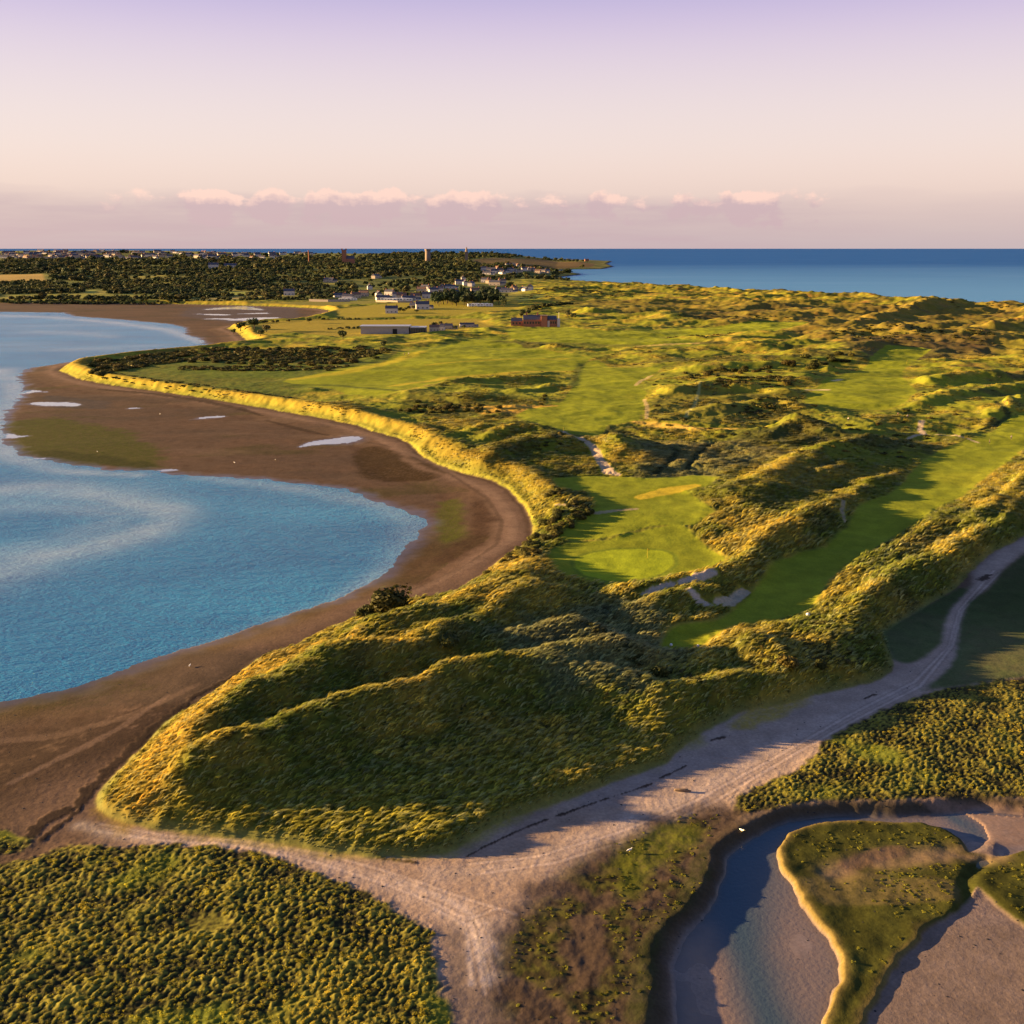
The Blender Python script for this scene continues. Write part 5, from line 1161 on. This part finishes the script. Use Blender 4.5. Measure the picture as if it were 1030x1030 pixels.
scatter('weed_and_stones', 'scattered stones and dark weed scraps on the beach sand', 'stones', np.stack([x, y, z], 1), np.stack([0*x, 0*x, rng.uniform(0, 6.3, len(x))], 1), np.stack([s*1.5, s, s*.8], 1), sm)

for o in list(bpy.data.objects):                                            # unused prototypes
    if o.parent is None and o.get('label') == 'x':
        for ch in list(o.children_recursive): bpy.data.objects.remove(ch)
        bpy.data.objects.remove(o)

# ------------------------------------------------------------------ light and sky
SUN_EL = R(8.3); SAZ = R(-80)                       # azimuth from +Y (camera heading), negative = left
sd = np.array([math.sin(SAZ)*math.cos(SUN_EL), math.cos(SAZ)*math.cos(SUN_EL), math.sin(SUN_EL)])
sun = bpy.data.lights.new('sun', 'SUN'); so = bpy.data.objects.new('sun', sun); C.objects.link(so)
sun.energy = 5.0; sun.angle = R(.5); sun.color = (1, .65, .29)
from mathutils import Vector
so.rotation_euler = Vector((-sd[0], -sd[1], -sd[2])).to_track_quat('-Z', 'Y').to_euler()
EXP = 2.22
w = bpy.data.worlds.new('World'); scn.world = w; w.use_nodes = True; nt = w.node_tree; bg = nt.nodes['Background']
sky = nt.nodes.new('ShaderNodeTexSky'); sky.sky_type = 'NISHITA'; sky.sun_disc = False; sky.sun_elevation = SUN_EL; sky.sun_rotation = SAZ
tc = nt.nodes.new('ShaderNodeTexCoord'); sx = nt.nodes.new('ShaderNodeSeparateXYZ'); nt.links.new(tc.outputs['Generated'], sx.inputs[0])
el = math_n(nt, 'ARCSINE', sx.outputs['Z']); el = math_n(nt, 'MULTIPLY', el, 180/math.pi)        # degrees
azd = math_n(nt, 'MULTIPLY', math_n(nt, 'ARCTAN2', sx.outputs['X'], sx.outputs['Y']), 180/math.pi)
def srgb(r, g, b_): return tuple(((c/255)/12.92 if c <= 10 else (((c/255)+.055)/1.055)**2.4) for c in (r, g, b_))
cr = nt.nodes.new('ShaderNodeValToRGB'); e_ = cr.color_ramp; e_.interpolation = 'B_SPLINE'
stops = [(-.5, (196,181,188)), (0., (200,184,188)), (1.5, (214,192,190)), (3.2, (238,210,201)), (5.2, (240,219,213)), (7.6, (234,216,218)), (10., (221,203,221)), (12.2, (196,178,219)), (16, (150,158,205)), (24, (104,130,184)), (50, (62,80,140)), (90, (48,62,118))]
f = nt.nodes.new('ShaderNodeMapRange'); f.inputs[1].default_value = -1; f.inputs[2].default_value = 30; nt.links.new(el, f.inputs[0])
while len(e_.elements) > 1: e_.elements.remove(e_.elements[-1])
for i, (d, c) in enumerate(stops[:-2]+[(30, (86,114,170))]):
    p = (d+1)/31; q = e_.elements[0] if i == 0 else e_.elements.new(min(p, 1)); q.position = min(p, 1); q.color = (*srgb(*c), 1)
nt.links.new(f.outputs[0], cr.inputs[0])
base = mixc(nt, mrange(nt, el, 28, 80), cr.outputs[0], srgb(64, 88, 140))
# clouds low over the horizon
cv = nt.nodes.new('ShaderNodeCombineXYZ'); nt.links.new(azd, cv.inputs[0]); nt.links.new(el, cv.inputs[1])
nb = noise(nt, .12, 4, .55, cv.outputs[0], (1, 4, 1)); nc = noise(nt, .95, 7, .62, cv.outputs[0], (.7, 1.35, 1)); nd = noise(nt, .38, 5, .6, cv.outputs[0], (1, .01, 1))
top = math_n(nt, 'ADD', 2.45, math_n(nt, 'MULTIPLY', math_n(nt, 'SUBTRACT', nb.outputs['Fac'], .5), 1.6))
ns_ = noise(nt, .5, 4, .6, cv.outputs[0], (.25, 3.2, 1))
band = math_n(nt, 'MULTIPLY', mrange(nt, ns_.outputs['Fac'], .35, .62, .6, 1.1), math_n(nt, 'MULTIPLY', mrange(nt, math_n(nt, 'SUBTRACT', top, el), -.45, .35), mrange(nt, azd, 8, 20, .9, .3)))
col = mixc(nt, band, base, srgb(200, 175, 183))
def bell(v, c, wd):  # 1 at c, 0 beyond wd
    return mrange(nt, math_n(nt, 'ABSOLUTE', math_n(nt, 'SUBTRACT', v, c)), 0, wd, 1, 0)
env = math_n(nt, 'MAXIMUM', bell(azd, -11.5, 10.5), math_n(nt, 'MAXIMUM', bell(azd, 11.0, 6.5), math_n(nt, 'MULTIPLY', bell(azd, 0, 8), .85)))
env = math_n(nt, 'MINIMUM', math_n(nt, 'MULTIPLY', env, 1.7), 1)
hump = math_n(nt, 'MULTIPLY', math_n(nt, 'SUBTRACT', nd.outputs['Fac'], .5), 1.7)
ce = math_n(nt, 'SUBTRACT', el, math_n(nt, 'ADD', 2.3, hump))
vert = math_n(nt, 'MULTIPLY', mrange(nt, ce, .75, .35), mrange(nt, ce, -1.5, -.2))
gate = noise(nt, .3, 3, .5, cv.outputs[0], (1, .3, 1))
cm_ = math_n(nt, 'MULTIPLY', math_n(nt, 'MULTIPLY', env, vert), mrange(nt, gate.outputs['Fac'], .42, .56, .25, 1))
thr = math_n(nt, 'ADD', math_n(nt, 'MULTIPLY', cm_, .50), nc.outputs['Fac'])
cmask = math_n(nt, 'MULTIPLY', mrange(nt, thr, .60, .74), mrange(nt, cm_, .02, .25))
cshade = mrange(nt, math_n(nt, 'ADD', math_n(nt, 'MULTIPLY', ce, .55), nc.outputs['Fac']), .45, .72)
ccol = mixc(nt, cshade, srgb(203, 174, 184), srgb(255, 214, 202))
col = mixc(nt, math_n(nt, 'MULTIPLY', cmask, .85), col, ccol)
# blend with the physical sky, then scale for the exposure
nsky = nt.nodes.new('ShaderNodeVectorMath'); nsky.operation = 'SCALE'; nt.links.new(sky.outputs[0], nsky.inputs[0]); nsky.inputs['Scale'].default_value = .12
sc_ = nt.nodes.new('ShaderNodeVectorMath'); sc_.operation = 'SCALE'; nt.links.new(col, sc_.inputs[0]); sc_.inputs['Scale'].default_value = 1/2**EXP
fin = mixc(nt, .96, nsky.outputs[0], sc_.outputs[0])
nt.links.new(fin, bg.inputs['Color']); bg.inputs['Strength'].default_value = 1.0
w.cycles.sampling_method = 'AUTOMATIC'
scn.view_settings.view_transform = 'Standard'; scn.view_settings.look = 'None'; scn.view_settings.exposure = EXP; scn.view_settings.gamma = 1
scn.render.resolution_x = 1024; scn.render.resolution_y = 1024
